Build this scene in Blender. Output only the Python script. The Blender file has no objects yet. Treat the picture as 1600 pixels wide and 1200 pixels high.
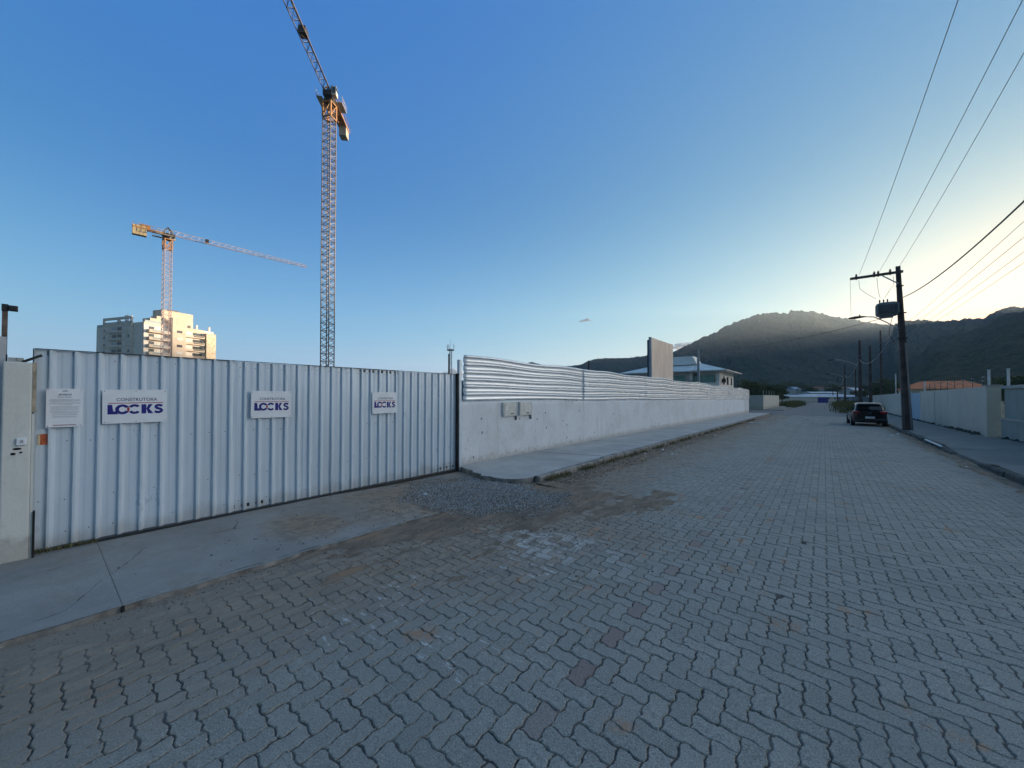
import bpy, bmesh, math, random
import numpy as np
from mathutils import Vector, Matrix
R = math.radians
random.seed(7); rng = np.random.default_rng(7)
sc = bpy.context.scene
col = sc.collection

# ------------------------------------------------------------------ camera
CAMH = 1.7; YAW = R(39.07); FPX = 601.0; HOR = 620.0
cd = bpy.data.cameras.new('camera'); cam = bpy.data.objects.new('camera', cd); col.objects.link(cam)
cam.location = (0, 0, CAMH); cam.rotation_euler = (R(91.03), 0, YAW)
cd.sensor_width = 36; cd.lens = 36*FPX/1600; cd.shift_y = 9.2/1600
cd.clip_start = .05; cd.clip_end = 20000
sc.camera = cam

# ------------------------------------------------------------------ world, sun, exposure
SKY = ((.86, .52, 1.15), (.49, .585, .60), (-.02, .475, .42))       # power, scale, horizon lift for R, G, B
FILL_AXIS = (-.63, .776, 0.0); SKY_FILL = (.13, .245, .37); SIDE_FILL = (2.6, 2.35, 2.1)  # forward axis, pale fill and right-hand glow added outside the view
SUN_AZ = R(20.0); SUN_EL = R(7.3)          # azimuth clockwise from +Y (the road's direction)
w = bpy.data.worlds.new("World"); sc.world = w; w.use_nodes = True
nt = w.node_tree; nt.nodes.clear()
wo = nt.nodes.new('ShaderNodeOutputWorld'); bg = nt.nodes.new('ShaderNodeBackground')
sky = nt.nodes.new('ShaderNodeTexSky'); sky.sky_type = 'NISHITA'; sky.sun_disc = False
sky.sun_elevation = SUN_EL; sky.sun_rotation = SUN_AZ
sky.altitude = 0; sky.air_density = 1.0; sky.dust_density = 0.6; sky.ozone_density = 2.2
bg.inputs['Strength'].default_value = 0.15
# film-like response of the sky colours: each channel is compressed by its own power (blue most, as the phone's rendering does)
sep = nt.nodes.new('ShaderNodeSeparateColor'); cmb = nt.nodes.new('ShaderNodeCombineColor'); nt.links.new(sky.outputs[0], sep.inputs[0])
wtc = nt.nodes.new('ShaderNodeTexCoord'); wsp = nt.nodes.new('ShaderNodeSeparateXYZ'); nt.links.new(wtc.outputs['Generated'], wsp.inputs[0])
hz = nt.nodes.new('ShaderNodeMapRange'); hz.interpolation_type = 'SMOOTHERSTEP'; nt.links.new(wsp.outputs[2], hz.inputs[0])
hz.inputs[1].default_value = 0.0; hz.inputs[2].default_value = .55; hz.inputs[3].default_value = 1.0; hz.inputs[4].default_value = 0.0
for ch, (g_, s_, hb) in enumerate(SKY):
    pw = nt.nodes.new('ShaderNodeMath'); pw.operation = 'POWER'; mu = nt.nodes.new('ShaderNodeMath'); mu.operation = 'MULTIPLY'
    nt.links.new(sep.outputs[ch], pw.inputs[0]); pw.inputs[1].default_value = g_
    ad = nt.nodes.new('ShaderNodeMath'); ad.operation = 'MULTIPLY_ADD'; nt.links.new(hz.outputs[0], ad.inputs[0]); ad.inputs[1].default_value = hb*s_*(.106**g_)/.357; ad.inputs[2].default_value = s_*(.106**g_)/.357
    nt.links.new(pw.outputs[0], mu.inputs[0]); nt.links.new(ad.outputs[0], mu.inputs[1]); nt.links.new(mu.outputs[0], cmb.inputs[ch])
# added pale fill over the sky outside the view, softens and neutralises the shade
dt = nt.nodes.new('ShaderNodeVectorMath'); dt.operation = 'DOT_PRODUCT'; nt.links.new(wtc.outputs['Generated'], dt.inputs[0]); dt.inputs[1].default_value = FILL_AXIS
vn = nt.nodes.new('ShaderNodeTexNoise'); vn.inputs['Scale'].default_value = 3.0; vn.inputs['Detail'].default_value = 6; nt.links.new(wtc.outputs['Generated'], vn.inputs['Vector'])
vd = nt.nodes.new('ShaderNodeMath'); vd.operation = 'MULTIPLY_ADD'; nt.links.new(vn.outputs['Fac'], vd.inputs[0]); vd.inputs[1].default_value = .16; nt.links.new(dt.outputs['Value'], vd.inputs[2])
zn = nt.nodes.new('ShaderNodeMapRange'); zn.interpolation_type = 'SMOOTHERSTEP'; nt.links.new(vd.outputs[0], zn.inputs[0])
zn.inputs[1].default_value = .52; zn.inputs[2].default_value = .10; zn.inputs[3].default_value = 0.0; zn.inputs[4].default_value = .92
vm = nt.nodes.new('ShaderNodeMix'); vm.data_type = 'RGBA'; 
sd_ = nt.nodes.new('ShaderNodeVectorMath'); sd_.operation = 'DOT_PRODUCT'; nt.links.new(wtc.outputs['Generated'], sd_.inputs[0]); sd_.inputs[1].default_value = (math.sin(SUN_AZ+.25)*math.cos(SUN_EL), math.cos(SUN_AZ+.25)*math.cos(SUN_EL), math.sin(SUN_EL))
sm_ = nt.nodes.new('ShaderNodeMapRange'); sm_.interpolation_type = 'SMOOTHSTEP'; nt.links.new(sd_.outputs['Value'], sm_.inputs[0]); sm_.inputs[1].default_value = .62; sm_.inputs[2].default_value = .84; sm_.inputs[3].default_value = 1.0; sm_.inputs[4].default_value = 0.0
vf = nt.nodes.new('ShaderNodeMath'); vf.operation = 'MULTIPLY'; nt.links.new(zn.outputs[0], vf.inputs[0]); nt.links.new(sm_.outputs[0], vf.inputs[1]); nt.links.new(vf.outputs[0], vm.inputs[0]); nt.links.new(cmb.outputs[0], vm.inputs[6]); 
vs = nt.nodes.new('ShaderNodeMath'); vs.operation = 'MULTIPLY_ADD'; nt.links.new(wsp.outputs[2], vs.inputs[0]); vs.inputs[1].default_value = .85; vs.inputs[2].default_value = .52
vv_ = nt.nodes.new('ShaderNodeVectorMath'); vv_.operation = 'SCALE'; vv_.inputs[0].default_value = [c/.357 for c in SKY_FILL]; nt.links.new(vs.outputs[0], vv_.inputs['Scale']); nt.links.new(vv_.outputs[0], vm.inputs[7])
# added bright glow in unseen sky at the right, to light the gate ribs
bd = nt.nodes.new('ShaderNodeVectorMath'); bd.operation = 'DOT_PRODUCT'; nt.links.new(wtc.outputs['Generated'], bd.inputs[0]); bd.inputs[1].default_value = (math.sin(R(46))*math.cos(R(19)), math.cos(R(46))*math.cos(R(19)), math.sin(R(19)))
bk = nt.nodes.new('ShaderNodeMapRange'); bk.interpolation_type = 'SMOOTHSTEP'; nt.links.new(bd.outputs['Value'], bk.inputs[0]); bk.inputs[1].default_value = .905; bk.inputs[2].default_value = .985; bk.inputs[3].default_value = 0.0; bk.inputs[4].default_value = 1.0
bs_ = nt.nodes.new('ShaderNodeVectorMath'); bs_.operation = 'SCALE'; bs_.inputs[0].default_value = [c/.357 for c in SIDE_FILL]; nt.links.new(bk.outputs[0], bs_.inputs['Scale'])
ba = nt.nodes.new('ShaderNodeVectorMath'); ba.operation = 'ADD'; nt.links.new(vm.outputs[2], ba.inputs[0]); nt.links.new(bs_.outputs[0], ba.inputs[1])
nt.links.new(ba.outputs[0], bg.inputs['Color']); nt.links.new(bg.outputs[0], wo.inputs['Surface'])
sl = bpy.data.lights.new('sun', 'SUN'); sl.energy = 4.5; sl.angle = R(.5); sl.color = (1.0, .76, .50)
so = bpy.data.objects.new('sun', sl); col.objects.link(so)
so.rotation_euler = (R(90)-SUN_EL, 0, math.pi-SUN_AZ); so.location = (200, 500, 300)
sc.view_settings.view_transform = 'Standard'; sc.view_settings.look = 'None'
sc.view_settings.exposure = 1.45; sc.view_settings.gamma = 1.0; sc.view_settings.use_curve_mapping = False

# ------------------------------------------------------------------ helpers
SY, CY = math.sin(YAW), math.cos(YAW)
def cw(r, f):                      # (right, forward) metres from the viewpoint -> world x, y
    return (CY*r - SY*f, SY*r + CY*f)
def at(px, py, f):                 # place at a measured bearing and a real distance f
    r = (px-800)/FPX*f; x, y = cw(r, f)
    return Vector((x, y, CAMH + (HOR-py)/FPX*f))
def gz(y):                         # the street falls gently away from the camera
    return -.004*min(max(y-4, 0), 56)
def hash2(ix, iy, s):
    n = (ix.astype(np.int64)*374761393 + iy.astype(np.int64)*668265263 + s*1442695041) & 0x7fffffff
    n = ((n ^ (n >> 13))*1274126177) & 0x7fffffff
    return ((n ^ (n >> 16)) & 0xffff)/65535.0
def vnoise(x, y, s=0):
    x = np.asarray(x, float); y = np.asarray(y, float)
    ix = np.floor(x); iy = np.floor(y); fx = x-ix; fy = y-iy
    fx = fx*fx*(3-2*fx); fy = fy*fy*(3-2*fy)
    a = hash2(ix, iy, s); b = hash2(ix+1, iy, s); c = hash2(ix, iy+1, s); d = hash2(ix+1, iy+1, s)
    return (a*(1-fx)+b*fx)*(1-fy) + (c*(1-fx)+d*fx)*fy
def fbm(x, y, o=4, s=0):
    v = 0; a = .5; t = 0
    for k in range(o):
        v = v + a*vnoise(np.asarray(x)*2**k, np.asarray(y)*2**k, s+k); t += a; a *= .55
    return v/t
def surf(x, y):                    # road surface: crown, soft waves
    x = np.asarray(x, float); y = np.asarray(y, float)
    g = -.004*np.clip(y-4, 0, 56)
    return g + .03*(1-((x+.65)/3.8)**2).clip(0, 1)-.03 + .018*(fbm(x*.7, y*.5, 2, 3)-.5)

def tag(o, label=None, cat=None, group=None, kind=None):
    if label: o['label'] = label
    if cat: o['category'] = cat
    if group: o['group'] = group
    if kind: o['kind'] = kind
    return o
def empty(name, loc=(0, 0, 0), rz=0, label=None, cat=None, group=None):
    o = bpy.data.objects.new(name, None); col.objects.link(o)
    o.location = loc; o.rotation_euler = (0, 0, rz); o.empty_display_size = .3
    return tag(o, label, cat, group)
def mesh_obj(name, me, parent=None):
    o = bpy.data.objects.new(name, me); col.objects.link(o)
    if parent is not None: o.parent = parent
    return o
def copy_tree(o, parent=None):
    c = o.copy(); col.objects.link(c)
    if parent is not None: c.parent = parent
    for ch in list(o.children): copy_tree(ch, c)
    return c

class MB:
    def __init__(s): s.v = []; s.f = []; s.m = []; s.sm = []
    def add(s, vs, fs, m=0, smooth=False):
        b = len(s.v); s.v += [tuple(v) for v in vs]
        for f in fs: s.f.append(tuple(b+i for i in f)); s.m.append(m); s.sm.append(smooth)
        return s
    def box(s, x0, x1, y0, y1, z0, z1, m=0):
        return s.add([(x0,y0,z0),(x1,y0,z0),(x1,y1,z0),(x0,y1,z0),(x0,y0,z1),(x1,y0,z1),(x1,y1,z1),(x0,y1,z1)],
            [(0,3,2,1),(4,5,6,7),(0,1,5,4),(1,2,6,5),(2,3,7,6),(3,0,4,7)], m)
    def beam(s, a, b, t=.05, t2=None, m=0):      # square bar from a to b
        a = Vector(a); b = Vector(b); d = b-a
        if d.length < 1e-6: return s
        d.normalize(); up = Vector((0, 0, 1)) if abs(d.z) < .95 else Vector((1, 0, 0))
        u = d.cross(up).normalized(); v = u.cross(d).normalized(); t2 = t if t2 is None else t2
        vs = []
        for p, q in ((a, t), (b, t2)):
            for i, j in ((-1,-1),(1,-1),(1,1),(-1,1)): vs.append(p+u*i*q/2+v*j*q/2)
        return s.add(vs, [(0,3,2,1),(4,5,6,7),(0,1,5,4),(1,2,6,5),(2,3,7,6),(3,0,4,7)], m)
    def tube(s, pts, r, n=8, m=0, caps=True):
        pts = [Vector(p) for p in pts]; rs = r if isinstance(r, (list, tuple)) else [r]*len(pts)
        vs = []; L = len(pts)
        for i, p in enumerate(pts):
            d = (pts[min(i+1, L-1)]-pts[max(i-1, 0)]).normalized()
            up = Vector((0, 0, 1)) if abs(d.z) < .95 else Vector((1, 0, 0))
            u = d.cross(up).normalized(); v = u.cross(d).normalized()
            for k in range(n):
                a = 2*math.pi*k/n; vs.append(p+(u*math.cos(a)+v*math.sin(a))*rs[i])
        fs = [(i*n+k, i*n+(k+1) % n, (i+1)*n+(k+1) % n, (i+1)*n+k) for i in range(L-1) for k in range(n)]
        s.add(vs, fs, m, True)
        if caps: s.add(vs[:n], [tuple(range(n))[::-1]], m); s.add(vs[-n:], [tuple(range(n))], m)
        return s
    def prism(s, poly, z0, z1, m=0):             # poly of (x, y), counter-clockwise
        n = len(poly)
        vs = [(x, y, z0) for x, y in poly]+[(x, y, z1) for x, y in poly]
        return s.add(vs, [tuple(range(n))[::-1], tuple(range(n, 2*n))]+[(i, (i+1) % n, n+(i+1) % n, n+i) for i in range(n)], m)
    def build(s, name, mats, parent=None, loc=(0, 0, 0), bevel=0):
        me = bpy.data.meshes.new(name); me.from_pydata(s.v, [], s.f)
        for m in (mats if isinstance(mats, (list, tuple)) else [mats]): me.materials.append(m)
        me.polygons.foreach_set('material_index', s.m); me.polygons.foreach_set('use_smooth', s.sm); me.update()
        o = mesh_obj(name, me, parent); o.location = loc
        if bevel:
            b = o.modifiers.new('bevel', 'BEVEL'); b.width = bevel; b.segments = 2; b.limit_method = 'ANGLE'
        return o
def np_mesh(name, V, F, mats, smooth=False, parent=None, attrs=None, mi=None):
    """V (n,3); F list of (k,faces array) groups of constant size"""
    me = bpy.data.meshes.new(name)
    me.vertices.add(len(V)); me.vertices.foreach_set('co', np.asarray(V, np.float32).ravel())
    tot = sum(f.size for f in F); npoly = sum(len(f) for f in F)
    me.loops.add(tot); me.loops.foreach_set('vertex_index', np.concatenate([f.ravel() for f in F]).astype(np.int32))
    sizes = np.concatenate([np.full(len(f), f.shape[1]) for f in F])
    st = np.concatenate([[0], np.cumsum(sizes)[:-1]])
    me.polygons.add(npoly); me.polygons.foreach_set('loop_start', st.astype(np.int32))
    me.polygons.foreach_set('use_smooth', np.full(npoly, smooth))
    for m in mats: me.materials.append(m)
    if mi is not None: me.polygons.foreach_set('material_index', np.asarray(mi, np.int32))
    me.update(calc_edges=True)
    for k, a in (attrs or {}).items():
        at_ = me.attributes.new(k, 'FLOAT', 'FACE'); at_.data.foreach_set('value', np.asarray(a, np.float32))
    me.validate()
    return mesh_obj(name, me, parent)
def grid_mesh(name, xs, ys, zf, mats, smooth=True, parent=None):
    X, Y = np.meshgrid(xs, ys, indexing='ij'); Z = zf(X, Y)
    V = np.stack([X, Y, Z], -1).reshape(-1, 3); nx, ny = len(xs), len(ys)
    i, j = np.meshgrid(np.arange(nx-1), np.arange(ny-1), indexing='ij'); a = (i*ny+j).ravel()
    return np_mesh(name, V, [np.stack([a, a+ny, a+ny+1, a+1], 1)], mats, smooth, parent)

# ------------------------------------------------------------------ materials
class NT:
    def __init__(s, name):
        s.mat = bpy.data.materials.new(name); s.mat.use_nodes = True; s.t = s.mat.node_tree
        s.p = s.t.nodes['Principled BSDF']; s.pos = s.t.nodes.new('ShaderNodeNewGeometry').outputs['Position']
        s.oc = s.t.nodes.new('ShaderNodeTexCoord').outputs['Object']
    def n(s, typ, ins=None, **kw):
        nd = s.t.nodes.new(typ)
        for k, v in kw.items(): setattr(nd, k, v)
        for k, v in (ins or {}).items(): s.set(nd.inputs[k], v)
        return nd
    def set(s, inp, v):
        if isinstance(v, bpy.types.NodeSocket): s.t.links.new(v, inp)
        elif isinstance(v, (tuple, list)) and len(v) == 3 and inp.type == 'RGBA': inp.default_value = (*v, 1)
        else: inp.default_value = v
    def mul(s, v, k):               # scale a vector by a constant triple
        return s.n('ShaderNodeVectorMath', {0: v, 1: k}, operation='MULTIPLY').outputs[0]
    def noise(s, vec, scale, detail=4, rough=.55, dist=0):
        return s.n('ShaderNodeTexNoise', {'Vector': vec, 'Scale': scale, 'Detail': detail, 'Roughness': rough, 'Distortion': dist}).outputs['Fac']
    def ramp(s, fac, a, b, c0=0.0, c1=1.0):
        return s.n('ShaderNodeMapRange', {0: fac, 1: a, 2: b, 3: c0, 4: c1}, interpolation_type='SMOOTHSTEP').outputs[0]
    def mix(s, fac, a, b, mode='MIX'):
        nd = s.n('ShaderNodeMix', data_type='RGBA', blend_type=mode)
        s.set(nd.inputs[0], fac); s.set(nd.inputs[6], a); s.set(nd.inputs[7], b); return nd.outputs[2]
    def m(s, op, a, b=0.0, c=None):
        nd = s.n('ShaderNodeMath', operation=op); s.set(nd.inputs[0], a); s.set(nd.inputs[1], b)
        if c is not None: s.set(nd.inputs[2], c)
        return nd.outputs[0]
    def xyz(s, v):
        return s.n('ShaderNodeSeparateXYZ', {0: v}).outputs
    def bump(s, h, strength=.3, dist=.01):
        s.set(s.p.inputs['Normal'], s.n('ShaderNodeBump', {'Height': h, 'Strength': strength, 'Distance': dist}).outputs[0])
    def out(s, color=None, rough=None, metal=None, spec=None):
        if color is not None: s.set(s.p.inputs['Base Color'], color)
        if rough is not None: s.set(s.p.inputs['Roughness'], rough)
        if metal is not None: s.set(s.p.inputs['Metallic'], metal)
        if spec is not None: s.set(s.p.inputs['Specular IOR Level'], spec)
        return s.mat
def mk(name, c, rough=.7, metal=0, var=.25, scale=3, bump=.0, bscale=40, bdist=.01, obj=False, spec=None, c2=None):
    s = NT(name); v = s.oc if obj else s.pos
    f = s.noise(v, scale, 5, .6)
    lo = tuple(x*(1-var) for x in c) if c2 is None else c2; hi = tuple(min(1, x*(1+var*.6)) for x in c) if c2 is None else c
    cc = s.mix(s.ramp(f, .3, .7), lo, hi)
    if bump: s.bump(s.noise(v, bscale, 4), bump, bdist)
    return s.out(cc, rough, metal, spec)
def blob(s, cx, cy, rx, ry, soft=.5, nz=None, amp=.6):      # irregular patch centred at world cx, cy
    o = s.xyz(s.pos)
    dx = s.m('DIVIDE', s.m('SUBTRACT', o[0], cx), rx); dy = s.m('DIVIDE', s.m('SUBTRACT', o[1], cy), ry)
    d = s.m('SQRT', s.m('ADD', s.m('MULTIPLY', dx, dx), s.m('MULTIPLY', dy, dy)))
    if nz is not None: d = s.m('ADD', d, s.m('MULTIPLY', s.m('SUBTRACT', nz, .5), amp*2))
    return s.ramp(d, 1-soft, 1+soft*.4, 1.0, 0.0)
# ------------------------------------------------------------------ ground surfaces' materials
KL, KR = -4.42, 3.02          # kerb lines
SWL, SWR = -6.62, 5.25         # wall lines
def paver_material():
    s = NT('concrete_pavers')
    rnd = s.n('ShaderNodeAttribute', attribute_name='rnd').outputs['Fac']
    red = s.n('ShaderNodeAttribute', attribute_name='red').outputs['Fac']
    fine = s.noise(s.pos, 120, 4, .75); med = s.noise(s.pos, 26, 6, .7); big = s.noise(s.pos, .55, 5, .6)
    base = s.mix(rnd, (.27, .262, .228), (.335, .325, .285))
    base = s.mix(s.ramp(med, .35, .7), s.mix(.5, base, (.215, .19, .17)), base)
    base = s.mix(s.m('MULTIPLY', s.ramp(fine, .535, .62), .5), base, (.56, .54, .51))
    base = s.mix(s.m('MULTIPLY', s.ramp(fine, .465, .36), .7), base, (.06, .06, .06))
    base = s.mix(s.m('MULTIPLY', s.ramp(big, .42, .68), .3), base, (.17, .17, .155))
    base = s.mix(s.m('MULTIPLY', red, .5), base, (.23, .115, .105))
    o = s.xyz(s.pos)
    n1 = s.noise(s.mul(s.pos, (1.7, .7, 1)), 1.3, 6, .68); n2 = s.noise(s.mul(s.pos, (1.6, .6, 1)), 5.5, 7, .75)
    # sandy dust drifted in along both kerbs
    dl = s.ramp(s.m('ADD', o[0], s.m('MULTIPLY', n1, -1.6)), -4.3, -5.0, 0, 1)
    edge = s.ramp(s.m('SUBTRACT', o[0], s.m('MULTIPLY', n1, 2.0)), -4.7, -3.1, 1, 0)
    edge2 = s.ramp(s.m('ADD', o[0], s.m('MULTIPLY', n1, 1.8)), 2.9, 4.0, 0, 1)
    sand = s.mix(s.ramp(n2, .3, .7), (.18, .145, .112), (.30, .24, .18))
    base = s.mix(s.m('MULTIPLY', edge, .85), base, sand)
    base = s.mix(s.m('MULTIPLY', edge2, .75), base, s.mix(n2, (.12, .11, .10), (.21, .19, .165)))
    # the muddy spill from the driveway, and its trodden rusty traces
    sp = blob(s, -3.3, 4.3, 1.9, 2.5, .6, n1, .9)
    base = s.mix(s.m('MULTIPLY', sp, .8), base, s.mix(s.ramp(n2, .35, .65), (.19, .155, .12), (.32, .26, .20)))
    rust = s.m('MULTIPLY', blob(s, -2.6, 4.6, 2.6, 3.4, .8, n1, .9), s.ramp(n2, .57, .68))
    base = s.mix(s.m('MULTIPLY', rust, .9), base, (.42, .20, .09))
    r3 = s.m('MULTIPLY', s.ramp(s.noise(s.mul(s.pos, (1, 1, 1)), 1.9, 3, .5), .62, .70), s.ramp(n2, .42, .6))
    base = s.mix(s.m('MULTIPLY', r3, .75), base, (.38, .19, .09))
    # scuffs of spilt white mortar
    wx = s.noise(s.mul(s.pos, (5, 18, 1)), 1.0, 5, .75)
    w1 = s.m('MULTIPLY', s.ramp(wx, .56, .66), s.m('MAXIMUM', blob(s, -2.35, 3.25, .75, .5, .6, n1, .8),
         s.m('MAXIMUM', blob(s, -1.9, 1.75, .5, .35, .6, n1, .9), blob(s, -2.9, 1.7, .5, .7, .7, n1, .9))))
    wb = s.m('MULTIPLY', s.m('MULTIPLY', blob(s, -2.35, 3.75, .95, .5, .5, n1, .9), s.ramp(rnd, .35, .6)), s.ramp(n2, .38, .55))
    base = s.mix(s.m('MULTIPLY', wb, .36), base, (.62, .62, .62))
    w2 = s.m('MULTIPLY', s.ramp(wx, .62, .7), s.m('MULTIPLY', s.ramp(n1, .5, .62), .55))
    base = s.mix(s.m('MULTIPLY', s.m('MAXIMUM', w1, w2), .7), base, (.66, .67, .67))
    h = s.m('ADD', s.m('MULTIPLY', fine, .35), s.m('MULTIPLY', med, .9))
    s.bump(h, .8, .006)
    rr = s.ramp(med, .3, .7, .62, .85)
    return s.out(base, rr, 0, .35)
M_paver = paver_material()
def joint_material():
    s = NT('joint_sand'); n = s.noise(s.pos, 3, 5, .65); f = s.noise(s.pos, 140, 3, .6)
    o = s.xyz(s.pos); c = s.mix(s.ramp(n, .35, .65), (.04, .038, .036), (.12, .11, .10)); c = s.mix(s.ramp(s.m('ADD', o[0], s.m('MULTIPLY', n, -.8)), KL+.6, KL-.2), c, (.24, .20, .16)); c = s.mix(s.m('MULTIPLY', s.ramp(f, .5, .8), .5), c, (.14, .12, .10))
    s.bump(f, .8, .004); return s.out(c, .95)
M_joint = joint_material()
def concrete_material(name, c, dirt=True, stain=.5):
    s = NT(name)
    fine = s.noise(s.pos, 110, 4, .75); med = s.noise(s.pos, 9, 7, .75); big = s.noise(s.pos, .9, 5, .6)
    base = s.mix(s.ramp(big, .3, .7), tuple(x*.72 for x in c), c)
    base = s.mix(s.m('MULTIPLY', s.ramp(med, .45, .8), .35), base, tuple(min(1, x*1.35) for x in c))
    base = s.mix(s.m('MULTIPLY', s.ramp(fine, .58, .36), .45), base, tuple(x*.42 for x in c))
    if dirt:
        n1 = s.noise(s.pos, 1.5, 6, .68); n2 = s.noise(s.pos, 6, 5, .7)
        d = s.m('MULTIPLY', s.ramp(n1, .5, .68), .55*stain*1.3)
        base = s.mix(d, base, (.22, .17, .13))
        o = s.xyz(s.pos)
        sp = s.m('MAXIMUM', blob(s, -5.2, 4.6, 1.6, 2.2, .6, n1, .8), blob(s, -5.3, 2.3, .7, .55, .6, n1, .9))
        base = s.mix(s.m('MULTIPLY', sp, .8), base, s.mix(s.ramp(n2, .35, .65), (.18, .135, .10), (.33, .24, .16)))
        base = s.mix(s.m('MULTIPLY', s.m('MULTIPLY', sp, s.ramp(n2, .58, .66)), .7), base, (.38, .22, .11))
        # hairline cracks
        vn = s.n('ShaderNodeTexVoronoi', {'Vector': s.mix(.06, s.pos, s.n('ShaderNodeTexNoise', {'Vector': s.pos, 'Scale': 4.0}).outputs['Color']), 'Scale': .55}, feature='DISTANCE_TO_EDGE').outputs['Distance']
        cr = s.m('MULTIPLY', s.ramp(vn, .006, .0, 0, 1), s.ramp(n1, .45, .6))
        base = s.mix(s.m('MULTIPLY', cr, .8), base, (.03, .028, .026))
    pit = s.n('ShaderNodeTexVoronoi', {'Vector': s.pos, 'Scale': 16.0}).outputs['Distance']
    base = s.mix(s.m('MULTIPLY', s.ramp(pit, .07, .04, 0, 1), s.ramp(s.noise(s.pos, 2.2), .5, .56)), base, (.03, .03, .03))
    s.bump(s.m('ADD', s.m('MULTIPLY', fine, .5), med), .45, .006)
    return s.out(base, .85, 0, .3)
M_apron = concrete_material('driveway_concrete', (.335, .325, .31))
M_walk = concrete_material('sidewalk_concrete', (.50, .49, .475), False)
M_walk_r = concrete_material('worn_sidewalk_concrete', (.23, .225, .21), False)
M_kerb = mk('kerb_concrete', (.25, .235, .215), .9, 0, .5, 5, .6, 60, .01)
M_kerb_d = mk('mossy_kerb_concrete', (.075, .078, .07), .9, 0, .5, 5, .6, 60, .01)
def dirt_material():
    s = NT('brown_dirt'); st = s.mul(s.pos, (1.8, .6, 1)); n = s.noise(st, 4, 7, .75); f = s.noise(s.pos, 70, 4, .7); r = s.noise(st, 2.1, 6, .65)
    c = s.mix(s.ramp(n, .3, .7), (.14, .108, .083), (.28, .218, .163))
    c = s.mix(s.m('MULTIPLY', s.ramp(r, .54, .66), .6), c, (.36, .21, .125))
    c = s.mix(s.m('MULTIPLY', s.ramp(f, .55, .75), .5), c, (.30, .26, .22))
    s.bump(s.m('ADD', f, n), .8, .012); return s.out(c, .95, 0, .2)
M_dirt = dirt_material()
M_ground = mk('bare_earth', (.11, .10, .07), .95, 0, .5, .2, .5, 3, .1, c2=(.05, .07, .03))

# ------------------------------------------------------------------ ground
def ground_z(X, Y):
    return -.004*np.clip(Y-4, 0, 56)-.09-.02*np.clip((np.hypot(X, Y)-2000)/4000, 0, 1)
xs = np.concatenate([[-3600, -2400, -1200, -500, -200, -80, -30], np.linspace(-12, 12, 9), [30, 80, 200, 500, 1200, 2400, 3600]])
ys = np.concatenate([[-3600, -2000, -900, -300, -100, -30], np.linspace(-10, 70, 17), [100, 160, 300, 600, 1200, 2000, 2800, 3600]])
g = grid_mesh('ground', xs, ys, ground_z, [M_ground], False); tag(g, kind='structure')

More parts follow.
